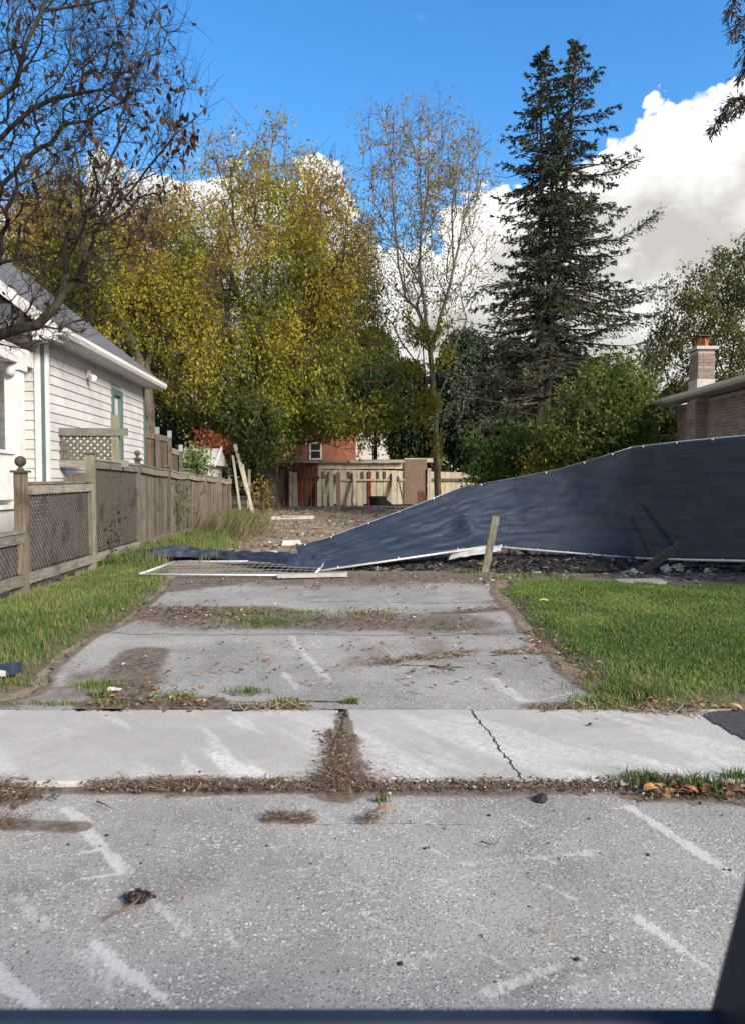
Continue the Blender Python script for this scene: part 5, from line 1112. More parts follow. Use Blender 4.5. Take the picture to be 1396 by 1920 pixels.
def tree(name, label, polys, att, colf, rtip, rmax, nleaf, lsize, bf=.35, sub=.6, spread=.35, droop=.6, asp=.5, barkm=BARK, leafm=LEAF, group=None, cat='tree', tipsonly=True, ex=2.2, keep=None, twigs=0, twl=.3, clump=1, csp=.1):
    sn, spr = seeds(polys, sub); pos, par, order = mst(sn, spr, att, bf); r, tips = radii(pos, par, order, rtip, ex, rmax); base = polys[0][0]
    if twigs:
        cand = np.where(r < rtip * 5)[0]; cand = cand[cand >= len(sn)]; k = rng.choice(cand, twigs); t = rng.random((twigs, 1)); st = pos[k] * t + pos[par[k]] * (1 - t)
        d_ = pos[k] - pos[par[k]]; d_ /= np.linalg.norm(d_, axis=1, keepdims=True) + 1e-9; d_ = d_ * .7 + rng.normal(0, .55, (twigs, 3)) + [0, 0, .25]; d_ /= np.linalg.norm(d_, axis=1, keepdims=True)
        L = twl * rng.uniform(.4, 1.3, (twigs, 1)); m1 = st + d_ * L * .5; m2 = m1 + (d_ + rng.normal(0, .2, (twigs, 3))) * L * .5; n0 = len(pos); ar_ = np.arange(twigs)
        pos = np.concatenate([pos, st, m1, m2]); par = np.concatenate([par, np.full(twigs, -1), n0 + ar_, n0 + twigs + ar_]); r = np.concatenate([r, np.full(2 * twigs, rtip * .8), np.full(twigs, rtip * .5)]); tips = None
    e = thing(name, label, cat, base, group)
    V, Fc = limb_mesh(pos, par, r, 7); link('trunk', np_mesh('trunk', V, Fc, smooth=True), barkm, e)
    if nleaf:
        cand = np.where(r < rtip * (1.5 if tipsonly else 3))[0]; cand = cand[cand >= len(sn)]
        nc_ = nleaf // clump; k = rng.choice(cand, nc_); t = rng.random(nc_)[:, None]; p = pos[k] * t + pos[par[k]] * (1 - t) + rng.normal(0, spread, (nc_, 3)) * [1, 1, .8]
        if keep is not None: p = p[keep(p)]
        if clump > 1: p = np.repeat(p, clump, 0); dz_ = rng.normal(0, csp, (len(p), 3)); dz_[:, 2] = dz_[:, 2] * 1.3 - csp; p = p + dz_      # leaves hang in sprays
        V, T, C = leafcards(p, lsize * rng.uniform(.6, 1.3, len(p)), colf(p), droop, asp); link('crown', np_mesh('crown', V, T, C), leafm, e)
    return e
def lerp_cols(t, stops):
    xs_ = [s[0] for s in stops]; return np.stack([np.interp(t, xs_, [s[1][k] for s in stops]) for k in range(3)], 1)
def pxof(p):
    """photo row of a point"""
    f = p[:, 1] * cp - (p[:, 2] - H) * sp; u = p[:, 1] * sp + (p[:, 2] - H) * cp; return CX + p[:, 0] / f * F, CY - u / f * F
def shape_pts(n, blobs):
    """points in ellipsoids given as (px, py, Y, rx px, ry px, rY m, weight)"""
    w_ = np.array([b[6] for b in blobs], float); k = rng.multinomial(n, w_ / w_.sum()); o = []
    for (px, py, Y_, rx, ry, rY, _), m_ in zip(blobs, k): o.append(in_ell(m_, P(px, py, Y_), (rx / F * Y_, rY, ry / F * Y_), .1))
    return np.concatenate(o)
FOL = [(0, (.055, .095, .020)), (.25, (.20, .235, .032)), (.5, (.44, .39, .05)), (.75, (.38, .255, .055)), (1, (.30, .18, .07))]
def autumn(y_green, y_brown, seed, noise=.55, dim=1.):
    def f(p):
        _, py = pxof(p); t = (y_green - py) / (y_green - y_brown); t = t + noise * (fbm(p[:, 0] * .55 + p[:, 1] * .3, p[:, 2] * .55, seed) - .5) * 2 + rng.normal(0, .13, len(p))
        return lerp_cols(np.clip(t, 0, 1), FOL) * rng.uniform(.7, 1.25, (len(p), 1)) * dim
    return f
gz = lambda p: p * [1, 1, 0] + [0, 0, float(zt(p[0], p[1])) - .1]
# the big golden maple
TY = 32.5
base = gz(P(512, 948, TY)); tp = lambda px, py, dy=0: P(px, py, TY + dy)
pol = [[base, tp(505, 900), tp(492, 840, .2)], [tp(492, 860), tp(440, 825, -.5), tp(385, 780, -.8), tp(330, 720, -1), tp(285, 655, -.5), tp(250, 600, 0), tp(235, 520)], [tp(492, 840), tp(495, 760, .4), tp(480, 660, .8), tp(440, 540, 1), tp(420, 420, .6)],
       [tp(495, 780), tp(540, 700, -.6), tp(560, 600, -1), tp(575, 460, -.8), tp(580, 340)], [tp(540, 700), tp(600, 640, .8), tp(640, 520, 1.2), tp(650, 400, 1)], [tp(480, 660), tp(500, 520), tp(505, 380), tp(500, 280)], [tp(495, 800), tp(590, 770, -2), tp(680, 760, -3)], [tp(385, 780), tp(350, 790, -2.5), tp(320, 740, -3.5)], [tp(440, 540), tp(360, 430, -.5), tp(340, 340)]]
bl = [(485, 550, TY, 240, 270, 5, 9), (440, 690, TY - 1.5, 150, 120, 4, 3), (640, 750, TY - 1.5, 120, 95, 3.5, 4.5), (620, 620, TY, 120, 150, 4, 2.5), (350, 620, TY - 1, 100, 130, 3.5, 2.5), (330, 500, TY + 1, 110, 140, 3, 1.8), (500, 790, TY - 2, 120, 60, 3, 1.8), (600, 430, TY, 100, 140, 3.5, 1.5), (470, 300, TY, 130, 55, 3, .6)]
att = shape_pts(2800, bl); ax, ay = pxof(att); att = att[(ay < 868) & ~((ax < 300) & (ay > 770))]
kp = lambda p: (lambda q: ((q[1] < 862) & ~((q[0] > 562) & (q[0] < 668) & (q[1] > 812)) & ~((q[0] < 290) & (q[1] > 800)) & (fbm(p[:, 0] * .75 + 3.3, p[:, 2] * .75 + p[:, 1] * .3, 301, 3) + rng.normal(0, .04, len(p)) > np.interp(q[1], [240, 320, 450, 700], [.55, .45, .37, .34]))))(pxof(p))
tree('maple_tree', 'big golden green maple tree with leaning trunk at the back left', pol, att, autumn(900, 20, 311, .5), .009, .40, 190000, .15, .3, spread=.30, keep=kp, twigs=7000, twl=.9, clump=9, csp=.13)
# second one behind the house
T2 = 29.; q2 = lambda px, py, dy=0: P(px, py, T2 + dy); base = gz(q2(285, 930))
pol = [[base, q2(278, 760), q2(262, 680)], [q2(262, 680), q2(225, 600), q2(190, 500), q2(170, 400)], [q2(270, 720), q2(290, 620, .6), q2(300, 480, 1)], [q2(225, 600), q2(130, 520), q2(70, 450)]]
att = shape_pts(900, [(170, 480, T2, 150, 130, 4, 3), (60, 480, T2, 130, 110, 4, 2), (220, 620, T2 + 1, 80, 110, 3, 2), (100, 600, T2 + 2, 100, 80, 3, 1), (200, 370, T2, 140, 60, 3, .9)])
kp2 = lambda p: fbm(p[:, 0] * .62 + 9, p[:, 2] * .62 + p[:, 1] * .2, 302, 3) + rng.normal(0, .05, len(p)) > np.interp(pxof(p)[1], [330, 430, 600], [.54, .42, .38])
tree('maple_tree', 'golden maple tree standing behind the roof of the white house', pol, att, autumn(880, 60, 312, .5), .009, .28, 60000, .15, .3, spread=.32, keep=kp2, twigs=2500, twl=.9, clump=9, csp=.13)
# tall thin trees in the middle
T3 = 31.5; q3 = lambda px, py, dy=0: P(px, py, T3 + dy); base = gz(q3(822, 930))
pol = [[base, q3(820, 880), q3(815, 760), q3(806, 660), q3(796, 580)], [q3(796, 580), q3(786, 500), q3(788, 420), q3(786, 300), q3(784, 190)], [q3(786, 470), q3(796, 390), q3(802, 330), q3(830, 280), q3(838, 205)], [q3(802, 330), q3(850, 260), q3(868, 200)], [q3(806, 650), q3(832, 570), q3(850, 500), q3(866, 420), q3(880, 340)], [q3(866, 420), q3(905, 330), q3(920, 260)], [q3(850, 500), q3(846, 400), q3(850, 300)],
       [q3(800, 600), q3(760, 560), q3(746, 500), q3(738, 400), q3(728, 270), q3(712, 215)], [q3(790, 540), q3(745, 460), q3(700, 380), q3(695, 280)], [q3(830, 570), q3(890, 500), q3(930, 450)], [q3(815, 760), q3(840, 700), q3(850, 650)], [q3(815, 720), q3(780, 680), q3(750, 640)]]
att = shape_pts(800, [(790, 400, T3, 110, 190, 3, 3), (850, 450, T3, 80, 130, 3, 1.3), (730, 480, T3, 70, 130, 3, 1.3), (720, 280, T3, 45, 85, 2, .8), (800, 240, T3, 60, 65, 2, .7), (890, 310, T3, 50, 70, 2, .8), (800, 600, T3, 90, 80, 2.5, 1)])
def ashc(p): return lerp_cols(np.clip(rng.normal(.62, .16, len(p)) + (420 - pxof(p)[1]) / 900, 0, 1), FOL) * rng.uniform(.7, 1.2, (len(p), 1))
tree('ash_tree', 'tall slender ash tree with few leaves between maple and spruce', pol, att, ashc, .0085, .12, 14000, .13, .45, barkm=BARKP, spread=.2, twigs=1600, twl=.8, keep=lambda p: fbm(p[:, 0] * 2.4, p[:, 2] * 2.4 + p[:, 1], 303, 2) + rng.normal(0, .08, len(p)) > .52)
# yellow creeper on that trunk
pts_ = np.concatenate([shape_pts(6500, [(790, 600, T3 - .4, 40, 55, .8, 3), (765, 690, T3 - .5, 30, 55, .7, 2), (815, 640, T3 - .4, 45, 70, .8, 2), (790, 760, T3 - .6, 36, 40, .7, 1.5), (742, 750, T3 - .6, 22, 60, .6, 1.2), (815, 790, T3 - .5, 22, 70, .6, 1)])])
pts_ = pts_[fbm(pts_[:, 0] * 1.6, pts_[:, 2] * 1.6, 304, 3) + rng.normal(0, .05, len(pts_)) > .45]
cr = thing('creeper', 'yellow leafed creeper climbing the slender ash trunk', 'vine', base + [-.3, -.4, .1]); V, T, C = leafcards(pts_, .15 * rng.uniform(.6, 1.3, len(pts_)), lerp_cols(np.clip(rng.normal(.5, .12, len(pts_)), 0, 1), [(0, (.09, .12, .02)), (.5, (.32, .29, .03)), (1, (.42, .30, .04))]) * rng.uniform(.7, 1.2, (len(pts_), 1)), .9, .45)
link('leaves', np_mesh('leaves', V, T, C), LEAF, cr)
MB().tube([base + [-.15, -.3, .1], q3(812, 800, -.4), q3(795, 700, -.4), q3(790, 600, -.4), q3(780, 560, -.3)], [.05, .04, .03, .02, .01], 6).build('stem', BARK, cr, smooth=True)

# ------------------------------------------------------------------ conifers
def needles(base_pts, dirs, L, cols):
    """needle sprays: narrow crossed blades along a twig"""
    n = len(base_pts); q = rng.normal(0, 1, (n, 3)); e_ = np.cross(dirs, q); e_ /= np.linalg.norm(e_, axis=1, keepdims=True) + 1e-9; wd = (L * rng.uniform(.09, .17, n))[:, None]; tip = base_pts + dirs * L[:, None]; m_ = base_pts + dirs * L[:, None] * .5
    V = np.stack([base_pts, m_ + e_ * wd, tip, m_ - e_ * wd], 1).reshape(-1, 3); b = np.arange(n)[:, None] * 4; return V, np.concatenate([b + [0, 1, 2], b + [0, 2, 3]]), np.repeat(cols, 4, 0)
def conifer(name, label, stems, lenf, colr, step=.42, per=3, tw=.16, dens=6, tlen=.42, nl=.2, droop=.25, azf=None, cat='tree', br=BARK2, thin=0, group=None):
    e = thing(name, label, cat, stems[0][0][0], group); mb = MB(); nb_, nd, nl_, nc = [], [], [], []; pos_, par_, rr_ = [], [], []
    def node(p, pa, r): pos_.append(p); par_.append(pa); rr_.append(r); return len(pos_) - 1
    for pts, r0, zlow in stems:
        pts = [np.array(p) for p in pts]; zs = np.array([p[2] for p in pts]); mb.tube(pts, list(np.linspace(r0, .02, len(pts)) if len(pts) > 2 else [r0, .02]), 9)
        at = lambda z: np.array([np.interp(z, zs, [p[k] for p in pts]) for k in range(3)])
        z = zs[-1] - .1
        while z > zlow:
            for _ in range(per if random.random() > thin else 1):
                an = azf(random) if azf else random.uniform(0, 2 * math.pi); L = lenf(z, zs[-1], an) * random.uniform(.6, 1.12)
                if L < .12: continue
                h = np.array([math.cos(an), math.sin(an), 0]); o = at(z + random.uniform(-.15, .15)); nseg = max(3, int(L / .22)); p = o; up = .35 if (zs[-1] - z) < 2 else random.uniform(-.12, .25); pa = node(o, -1, .012 + .011 * L)
                for s_ in range(nseg):
                    t = (s_ + 1) / nseg; sl_ = up - droop * math.sin(math.pi * min(1, t * 1.1)) + .45 * max(0, t - .7); dr = h + np.array([0, 0, sl_]) + rng.normal(0, .05, 3); dr /= np.linalg.norm(dr); p0 = p; p = p + dr * L / nseg; pa = node(p, pa, (.012 + .011 * L) * (1 - t) + .004)
                    if t < .22 and L > 1: continue
                    side = np.array([-h[1], h[0], 0]); bare = fbm(np.array([an * 3 + z]), np.array([t * 3 + z * 2]), 17)[0]
                    if bare < .40 and L > 1.0: continue
                    for q in range(max(1, int(L / nseg / tw))):
                        for sg in (-1, 1):
                            c = p0 + (p - p0) * random.random(); tl = tlen * (1.1 - .75 * t) * random.uniform(.5, 1.2) * min(1, .35 + L * .4); td = dr * random.uniform(.4, .9) + side * sg * random.uniform(.4, .9) + np.array([0, 0, random.uniform(-.7, .05)]); td /= np.linalg.norm(td)
                            k = rng.random(dens)[:, None]; nb_.append(c + td * tl * k); dd = td + rng.normal(0, .38, (dens, 3)); nd.append(dd / np.linalg.norm(dd, axis=1, keepdims=True)); nl_.append(nl * rng.uniform(.6, 1.2, dens)); nc.append(colr(c, t) * rng.uniform(.75, 1.25, (dens, 1)))
            z -= step * random.uniform(.6, 1.3)
    mb.build('trunk', br, e, smooth=True); V, Fc = limb_mesh(np.array(pos_), np.array(par_), np.array(rr_), 5); link('branches', np_mesh('branches', V, Fc), br, e)
    V, T, C = needles(np.concatenate(nb_), np.concatenate(nd), np.concatenate(nl_), np.concatenate(nc)); link('needles', np_mesh('needles', V, T, C), NEEDLE, e); return e
T4 = 26.; q4 = lambda px, py, dy=0: P(px, py, T4 + dy); b4 = gz(q4(1006, 930)); ztop = q4(1075, 78)[2]
def slen(z, zt_, an):
    dz_ = max(0, zt_ - z); L = .25 + .50 * dz_ if dz_ < 3 else 1.75 + .23 * (dz_ - 3)
    return min(L, 3.9) * (1.15 if math.cos(an) > .3 and z < 9.5 else 1) * (.8 if math.cos(an) < -.5 and z > 7 else 1)
dk, ol = np.array([.048, .060, .038]), np.array([.115, .125, .062])
def scol(c, t): k = np.clip(fbm(np.array([c[0] * .8]), np.array([c[2] * .8]), 33)[0] * 1.5 - .45 + (7 - c[2]) * .05, 0, 1); return dk * (1 - k) + ol * k
conifer('spruce_tree', 'tall dark spruce with several stems and twin tops', [([b4, q4(1008, 800), q4(1012, 640), q4(1014, 480), q4(1014, 300), q4(1012, 95)], .24, 3.0), ([b4 + [.2, .1, 0], q4(1020, 780), q4(1035, 600), q4(1052, 420), q4(1068, 250), q4(1082, 78)], .22, 4.0), ([b4 + [.1, .4, 0], q4(1014, 780, .4), q4(1026, 600, .4), q4(1031, 440, .4), q4(1036, 300, .4), q4(1040, 230, .4)], .15, 6.0)], slen, scol, .29, 4, .12, 15, .48, .15, .26)
# long boughs reaching out on the right
def bough(e, pts, r, w_=.5):
    pts = [np.array(p) for p in pts]; MB().tube(pts, list(np.linspace(r, .01, len(pts))), 6).build('bough', BARK2, e, smooth=True); B, D, L = [], [], []
    for a, b in zip(pts[:-1], pts[1:]):
        n = int(np.linalg.norm(b - a) * 190)
        for _ in range(n): k = random.random(); d_ = (b - a) / np.linalg.norm(b - a) * random.uniform(.3, 1) + rng.normal(0, .5, 3) - [0, 0, .25]; d_ /= np.linalg.norm(d_); B.append(a + (b - a) * k + d_ * random.uniform(0, w_)); D.append(d_); L.append(random.uniform(.1, .2))
    B = np.array(B); V, T, C = needles(B, np.array(D), np.array(L), dk * rng.uniform(.7, 1.5, (len(B), 1))); link('bough_needles', np_mesh('bough_needles', V, T, C), NEEDLE, e)
sp_ = bpy.data.objects['spruce_tree']
bough(sp_, [q4(1050, 470), q4(1110, 452, -.5), q4(1160, 450, -.8), q4(1205, 420, -1), q4(1232, 400, -1)], .04, .28); bough(sp_, [q4(1040, 600), q4(1110, 570, -.6), q4(1170, 560, -1), q4(1215, 542, -1.1), q4(1240, 537, -1.2)], .05, .34); bough(sp_, [q4(1060, 330), q4(1110, 330, -.4), q4(1160, 318, -.6), q4(1192, 298, -.7)], .03, .26)
bough(sp_, [q4(1030, 650), q4(1100, 628, -.6), q4(1160, 608, -1), q4(1200, 605, -1.1)], .05, .4); bough(sp_, [q4(1010, 660), q4(950, 640, -.6), q4(895, 645, -1), q4(860, 668, -1.1)], .05, .42); bough(sp_, [q4(1008, 740), q4(930, 725, -1), q4(870, 740, -1.6), q4(815, 790, -1.8)], .05, .45); bough(sp_, [q4(1008, 720), q4(960, 700, -1), q4(900, 700, -1.5), q4(850, 720, -1.6)], .05, .45); bough(sp_, [q4(1012, 560), q4(950, 530, -.6), q4(905, 540, -1), q4(880, 560, -1)], .04, .36); bough(sp_, [q4(1008, 780), q4(960, 770, -1.2), q4(900, 790, -2), q4(870, 800, -2)], .05, .4)
# dark cedars behind
def cedar(px, py, Y_, rx, ry, n, label, dim=1., col=((.022, .038, .019), (.06, .085, .034))):
    c = P(px, py, Y_); b = gz(np.array([c[0], Y_, 0])); e = thing('cedar_tree', label, 'tree', b, 'dark cedars behind the spruce'); p = in_ell(n, c, (rx / F * Y_, min(rx / F * Y_, 2.0), ry / F * Y_), .35); p = p[p[:, 2] > .3]
    k = np.clip(fbm(p[:, 0] * 1.2, p[:, 2] * .8, px) * 1.6 - .4, 0, 1)[:, None]; V, T, C = leafcards(p, rng.uniform(.16, .42, len(p)), (np.array(col[0]) * (1 - k) + np.array(col[1]) * k) * rng.uniform(.7, 1.3, (len(p), 1)) * dim, .7, .4)
    link('crown', np_mesh('crown', V, T, C), LEAFD, e); MB().tube([b, [c[0] + .1, Y_, c[2] * .6], [c[0], Y_, c[2] * 1.1]], [.16, .11, .03], 7).build('trunk', BARK2, e, smooth=True)
cedar(770, 790, 39, 48, 120, 6000, 'dark cedar nearest the maple, left of the ash trunk'); cedar(870, 740, 38, 62, 130, 8000, 'broad dark cedar between ash and spruce'); cedar(955, 770, 37, 60, 140, 8000, 'dark cedar directly left of the spruce trunk'); cedar(1060, 770, 36, 70, 130, 8000, 'dark cedar right of the spruce trunk'); cedar(1290, 800, 35, 80, 90, 7000, 'dark evergreen behind the bungalow chimney'); cedar(700, 700, 42, 55, 90, 5000, 'dark evergreen behind the right side of the maple', 1.2, ((.03, .05, .015), (.08, .11, .03)))
# low dark greenery behind the left fence
for px, py, Y_, rx, ry, lb in ((300, 800, 40, 60, 80, 'dark green tree behind the privacy screens'), (390, 815, 43, 60, 70, 'dark green tree behind the garden shed'), (470, 830, 44, 50, 70, 'dark green tree left of the red brick house')): cedar(px, py, Y_, rx, ry, 4500, lb, 1., ((.03, .052, .02), (.08, .11, .035)))
def bush(name, label, px, py, Y_, rx, ry, n, size, c0, c1, cat='shrub', nst=5, seed=5, thr=.40, asp=.6, att_n=220, blobs=None, group=None, zmin=.1):
    c = P(px, py, Y_); b = gz(np.array([c[0], Y_, 0])); p = shape_pts(att_n, blobs or [(px, py, Y_, rx, ry, min(rx / F * Y_, 2.2), 1)]); p = p[p[:, 2] > zmin]
    def cf(q): k = np.clip(fbm(q[:, 0] * 1.3, q[:, 2] * 1.3, seed) * 1.7 - .4 + rng.normal(0, .12, len(q)), 0, 1)[:, None]; return (np.array(c0) * (1 - k) + np.array(c1) * k) * rng.uniform(.7, 1.25, (len(q), 1))
    st = [[b, b + [0, 0, .5]]] + [[b + [0, 0, .4], b * [1, 1, 0] + (c - b * [1, 1, 0]) * .6 + [random.uniform(-.5, .5) * rx / F * Y_, random.uniform(-.3, .3), 0]] for _ in range(nst)]
    return tree(name, label, st, p, cf, .01, .08, n, size, .5, .4, .22, .5, asp, BARK2, LEAF, group, cat, False, keep=lambda q: (fbm(q[:, 0] * 1.4, q[:, 2] * 1.4 + q[:, 1] * .5, seed + 3, 3) + rng.normal(0, .06, len(q)) > thr) & (q[:, 2] > zmin))
bush('leafy_tree', 'round green leafy tree behind the screen, left of the bungalow', 1125, 775, 20, 100, 115, 15000, .12, (.075, .115, .026), (.20, .245, .055), 'tree', 6, 15, .36, att_n=500, blobs=[(1120, 790, 20, 100, 105, 1.8, 3), (1150, 720, 20, 60, 65, 1.4, 1.5), (1080, 830, 19.5, 70, 70, 1.4, 1.5), (1190, 790, 20, 45, 70, 1.2, 1)])
bush('green_shrub', 'bright green shrub with drooping leaves left of the round tree', 930, 860, 22, 55, 70, 5500, .15, (.065, .12, .026), (.16, .24, .05), seed=25, thr=.4, asp=.45); bush('green_shrub', 'dark green shrub between the spruce trunk and the screen', 1010, 850, 23, 60, 65, 4500, .14, (.05, .09, .022), (.13, .18, .045), seed=26, thr=.4); bush('yellow_shrub', 'small yellow leafed shrub just above the screen', 1012, 872, 20, 36, 26, 650, .11, (.30, .24, .03), (.46, .36, .06), seed=27, thr=.45, att_n=80, zmin=.4)
bush('red_shrub', 'bright red and orange shrub behind the garden shed', 392, 832, 29.5, 27, 18, 1500, .15, (.40, .07, .06), (.46, .24, .08), seed=28, thr=.34, zmin=1.0); bush('green_shrub', 'pale green shrub growing over the plank fence before the shed', 362, 868, 24.5, 24, 38, 1500, .13, (.13, .19, .06), (.24, .31, .11), seed=29, thr=.38, att_n=90)
bush('vine', 'sparse green vine climbing the plank fence', 326, 940, 18.9, 7, 60, 330, .10, (.08, .10, .03), (.17, .18, .06), 'vine', 2, 30, .3, att_n=40, group=None); bush('yellow_sapling', 'thin yellow sapling at the far end of the left fence', 493, 925, 30, 11, 36, 230, .13, (.28, .22, .04), (.40, .30, .08), 'sapling', 2, 31, .3, att_n=40); bush('small_weed_bush', 'leafy weed growing against the lattice panel', 197, 1020, 13.3, 14, 45, 260, .075, (.03, .05, .02), (.07, .09, .035), 'weeds', 3, 32, .3, att_n=50, zmin=.02)
bush('background_tree', 'tall olive green tree behind the brick bungalow', 1330, 640, 31, 140, 190, 30000, .13, (.055, .075, .02), (.19, .18, .05), 'tree', 7, 35, .40, att_n=900, blobs=[(1320, 660, 31, 115, 140, 3, 3), (1390, 600, 31, 110, 150, 3, 2.5), (1330, 540, 31, 85, 70, 3, .9), (1240, 700, 31, 50, 90, 2, 1), (1420, 500, 31, 60, 60, 2, .6)])
# a far line of trees closing the view
n = 26000; x = rng.uniform(-60, 60, n); y = rng.uniform(62, 70, n); z = 8.5 * rng.random(n) ** .8 * (.55 + .6 * fbm(x * .12, 0 * x, 44)); k = fbm(x * .3, z * .3, 45)[:, None]; V, T, C = leafcards(np.stack([x, y, z + .2], 1), rng.uniform(.5, 1.1, n), (np.array([.025, .045, .018]) * (1 - k) + np.array([.10, .10, .03]) * k) * rng.uniform(.7, 1.3, (n, 1)), .3, .7)
tag(link('distant_trees', np_mesh('distant_trees', V, T, C), LEAFD), 'distant band of trees beyond the houses', 'trees', kind='stuff')

# ------------------------------------------------------------------ near bare fruit tree, upper left
T5 = 6.6; q5 = lambda px, py, dy=0: P(px, py, T5 + dy); base = np.array([-4.35, 6.9, -.05])
pol = [[base, base + [.05, 0, .9], np.array([-4.2, 6.8, 1.9])], [np.array([-4.2, 6.8, 1.9]), q5(-150, 560), q5(-60, 500), q5(0, 492), q5(60, 482), q5(125, 470), q5(150, 448), q5(180, 440), q5(262, 447, .1)], [q5(125, 470), q5(155, 440, -.1), q5(190, 425), q5(215, 390), q5(245, 360), q5(290, 300), q5(330, 250), q5(385, 205), q5(420, 185)],
       [np.array([-4.2, 6.8, 1.9]), q5(-100, 690, .1), q5(-40, 640), q5(20, 620), q5(70, 610), q5(110, 617), q5(140, 603), q5(180, 596), q5(225, 595, .1)], [q5(90, 612), q5(105, 575), q5(118, 550), q5(150, 525), q5(165, 480, .2)], [q5(70, 610), q5(65, 640), q5(110, 632), q5(155, 650)],
       [np.array([-4.2, 6.8, 1.9]), q5(-200, 420), q5(-80, 320, .1), q5(0, 262), q5(20, 240), q5(60, 205), q5(100, 185), q5(150, 175), q5(190, 168)], [q5(0, 262), q5(55, 278), q5(85, 255), q5(120, 243), q5(170, 245), q5(200, 270)], [q5(-80, 320), q5(-30, 200, -.2), q5(30, 160, -.2), q5(50, 80, -.3), q5(80, 20, -.3), q5(100, -60, -.3)], [q5(-80, 320), q5(-40, 120, .3), q5(10, 95, .3), q5(40, 88, .3), q5(90, 80, .3)], [q5(190, 168), q5(230, 190), q5(290, 225), q5(340, 160)], [q5(-200, 420), q5(-120, 100, .2), q5(-20, -40, .2), q5(100, -150, .2)],
       [q5(0, 410, -.2), q5(40, 420, -.2), q5(75, 445, -.2), q5(95, 475, -.2)], [q5(80, 20, -.3), q5(200, 0, -.2), q5(300, -20, -.2), q5(335, 20, -.2), q5(402, 80, -.2)]]
att = shape_pts(2300, [(90, 130, T5, 170, 170, .7, 6), (60, 380, T5, 150, 120, .7, 2.5), (230, 260, T5, 130, 160, .6, 3), (220, 430, T5, 130, 80, .5, 2), (120, 560, T5, 110, 80, .5, 1.3), (30, 620, T5, 70, 40, .4, .8), (250, 60, T5, 110, 90, .5, 1.6), (60, -60, T5, 200, 80, .7, 1.5), (-120, 250, T5, 150, 300, .8, 1.5), (340, 180, T5, 60, 70, .3, .35), (130, 350, T5, 120, 80, .5, 1.2)])
pl_ = lambda p: np.array([.040, .020, .019]) * rng.uniform(.5, 1.6, (len(p), 1)) + np.array([.03, .012, 0]) * rng.random((len(p), 1))
tree('fruit_tree', 'nearly bare fruit tree with dark red leaves reaching in at upper left', pol, att, pl_, .0017, .085, 1000, .08, .30, .14, .012, .8, .5, BARKA, LEAFD, None, 'tree', True, 1.75, None, 6000, .26)
# conifer at the right, only a bough of it in view
T6 = 8.6; q6 = lambda px, py, dy=0: P(px, py, T6 + dy); b6 = np.array([6.9, 9.2, -.05])
cn = thing('conifer_tree', 'dark conifer whose drooping bough tips hang in at the upper right corner', 'tree', b6); MB().tube([b6, b6 + [.05, 0, 3], b6 + [0, 0, 7], b6 + [0, .1, 10.5]], [.2, .17, .11, .03], 10).build('trunk', BARK2, cn, smooth=True)
for pts in ([b6 + [0, 0, 8.2], q6(1480, 20), q6(1420, 22), q6(1385, 40), q6(1372, 62)], [b6 + [0, 0, 6.6], q6(1500, 160), q6(1430, 170), q6(1385, 200), q6(1352, 222), q6(1330, 245)], [q6(1420, 22), q6(1402, 70), q6(1396, 130), q6(1385, 145)], [q6(1430, 170), q6(1395, 185), q6(1370, 185), q6(1352, 215)], [q6(1480, 20), q6(1450, -60), q6(1390, -40), q6(1365, 30)], [b6 + [0, 0, 7.4], b6 + [1, -1.5, 7.2], b6 + [1.6, -2.4, 7.0]], [b6 + [0, 0, 9], b6 + [-.6, 1.2, 9.2], b6 + [-.8, 2, 9]], [b6 + [0, 0, 7.8], b6 + [1.2, 1, 7.8], b6 + [2.2, 1.6, 7.5]]):
    pts = [np.array(p) for p in pts]; MB().tube(pts, list(np.linspace(.03, .006, len(pts))), 6).build('bough', BARK2, cn, smooth=True); B, D, L = [], [], []
    for ki, (a, b) in enumerate(zip(pts[:-1], pts[1:])):
        for _ in range(int(np.linalg.norm(b - a) * 700)): k = random.random(); d_ = (b - a) / np.linalg.norm(b - a) * random.uniform(.2, 1) + rng.normal(0, .55, 3) - [0, 0, .55]; d_ /= np.linalg.norm(d_); B.append(a + (b - a) * k + d_ * random.uniform(0, .11)); D.append(d_); L.append(random.uniform(.03, .085))
    B = np.array(B); V, T, C = needles(B, np.array(D), np.array(L), np.array([.035, .03, .028]) * rng.uniform(.6, 1.7, (len(B), 1))); link('needles', np_mesh('needles', V, T, C), NEEDLE, cn)
# dry weeds leaning out from the fence
c = P(395, 990, 20.5); c[2] = 0; n = 900; x, y = c[0] + rng.normal(0, .7, n) + .3, c[1] + rng.normal(0, .8, n) + .6; hs = rng.uniform(.25, 1.15, n); V, T, C = blades(np.stack([x, y, 0 * x - .02], 1), hs, rng.uniform(.007, .015, n), pick(n, [(.28, .22, .13), (.20, .15, .09), (.34, .28, .18), (.12, .15, .05)], (2, 3, 1.5, 4)), .8); V[:, 0] += (V[:, 2] * .45)
tag(link('dry_weeds', np_mesh('dry_weeds', V, T, C), GRASS), 'tall dry brown weeds leaning from the plank fence', 'weeds', kind='stuff')
n = 30000; y = rng.uniform(12.6, 30, n); x = -4.2 - .041 * y + np.abs(rng.normal(0, .75, n)) * (1.15 - .015 * y); k = (fbm(x * 1.2, y * .8, 61) > .36) & (x < -4.1 - .041 * y + 2.2); x, y = x[k], y[k]; n = len(x); V, T, C = blades(np.stack([x, y, zt(x, y)], 1), rng.uniform(.06, .34, n), rng.uniform(.006, .014, n), gcol(x, y, n, 9, .35), .7)
tag(link('rough_grass', np_mesh('rough_grass', V, T, C), GRASS), 'rough grass along the foot of the plank fence beyond the screen', 'grass', kind='stuff')

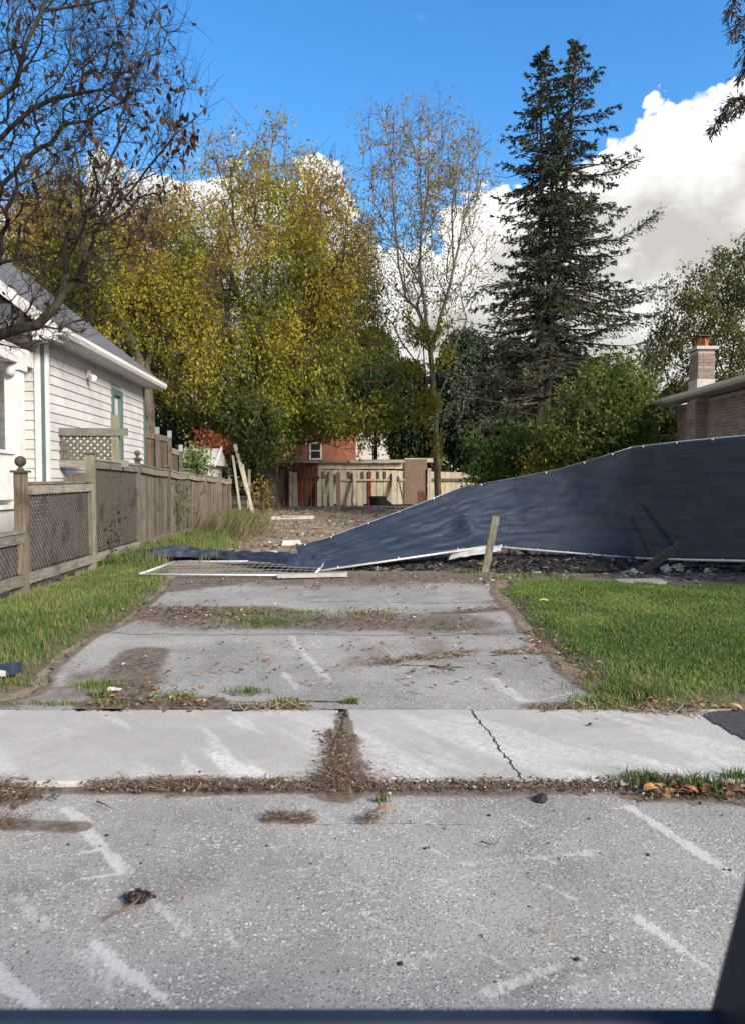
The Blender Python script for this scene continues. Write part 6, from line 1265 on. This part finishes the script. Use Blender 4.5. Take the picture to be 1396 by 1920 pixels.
# ------------------------------------------------------------------ the car the photograph is taken from
NAVY = simple('navy_car_paint', (.012, .022, .045), .25, .1, 2, bs=0, spec=.6, rnd=0); RUB = simple('window_rubber', (.011, .018, .036), .55, .2, 10, rnd=0)
BZ, BYc = 1.125, .47; car = thing('car', 'dark navy car door sill and window pillar around the viewer', 'car', (.0, -.4, -.03))
s0 = P(700, 1892, BYc)[2]
MB().prism([(-1.5, BYc - .035, s0 - .03), (-1.5, BYc - .008, s0 - .002), (-1.5, BYc, s0), (-1.5, BYc + .012, s0 - .012), (-1.5, BYc + .014, s0 - .05)], (2.9, 0, 0)).build('window_seal', RUB, car)
MB().prism([(-1.5, BYc - .09, s0 - .022), (-1.5, BYc - .036, s0 - .022), (-1.5, BYc - .036, s0 - .20), (-1.5, BYc - .09, s0 - .20)], (2.9, 0, 0)).build('door_trim', NAVY, car)
dr_ = MB().prism([(-1.5, BYc + .015, s0 - .05), (-1.5, BYc + .05, s0 - .16), (-1.5, BYc + .07, s0 - .45), (-1.5, BYc + .03, .28), (-1.5, BYc - .05, .28), (-1.5, BYc - .03, s0 - .2)], (2.9, 0, 0)).build('door', NAVY, car)
MB().box(-.95, -.75, BYc + .07, BYc + .10, s0 - .30, s0 - .26).build('handle', NAVY, dr_)
a, b = P(1345, 1896, BYc), P(1396, 1716, BYc - .03); dv_ = (b - a); top = a + dv_ * 5.2
pl2 = MB(); wid = .11
pl2.hexa([a + [0, -.05, -.02], a + [wid * 1.3, -.05, -.02], a + [wid * 1.3, .03, -.02], a + [0, .02, -.02], top + [0, -.05, 0], top + [wid, -.05, 0], top + [wid, .03, 0], top + [0, .02, 0]]); pl2.build('window_pillar', RUB, car, bevel=.006)
MB().box(-1.9, 2.3, -1.35, .40, .28, .34).build('floor', RUB, car); MB().box(-1.9, 2.3, -1.40, -1.34, .28, s0).build('far_side', NAVY, car)
MB().box(1.42, 2.4, -1.34, .44, .30, s0 - .05).build('tail', NAVY, car, bevel=.08); MB().box(-2.9, -1.52, -1.34, .44, .30, .98).build('bonnet', NAVY, car, bevel=.1)
for x_ in (-2.1, 1.75):
    for y_ in (.36, -1.26):
        wl_ = MB(); n = 20
        for yy in (y_ - .1, y_ + .1): wl_.v += [(x_ + .33 * math.cos(6.2832 * q / n), yy, .30 + .33 * math.sin(6.2832 * q / n)) for q in range(n)]
        wl_.f += [tuple(range(n)), tuple(range(n, 2 * n))[::-1]] + [(q, q + n, (q + 1) % n + n, (q + 1) % n) for q in range(n)]; ty = wl_.build('wheel', RUB, car)
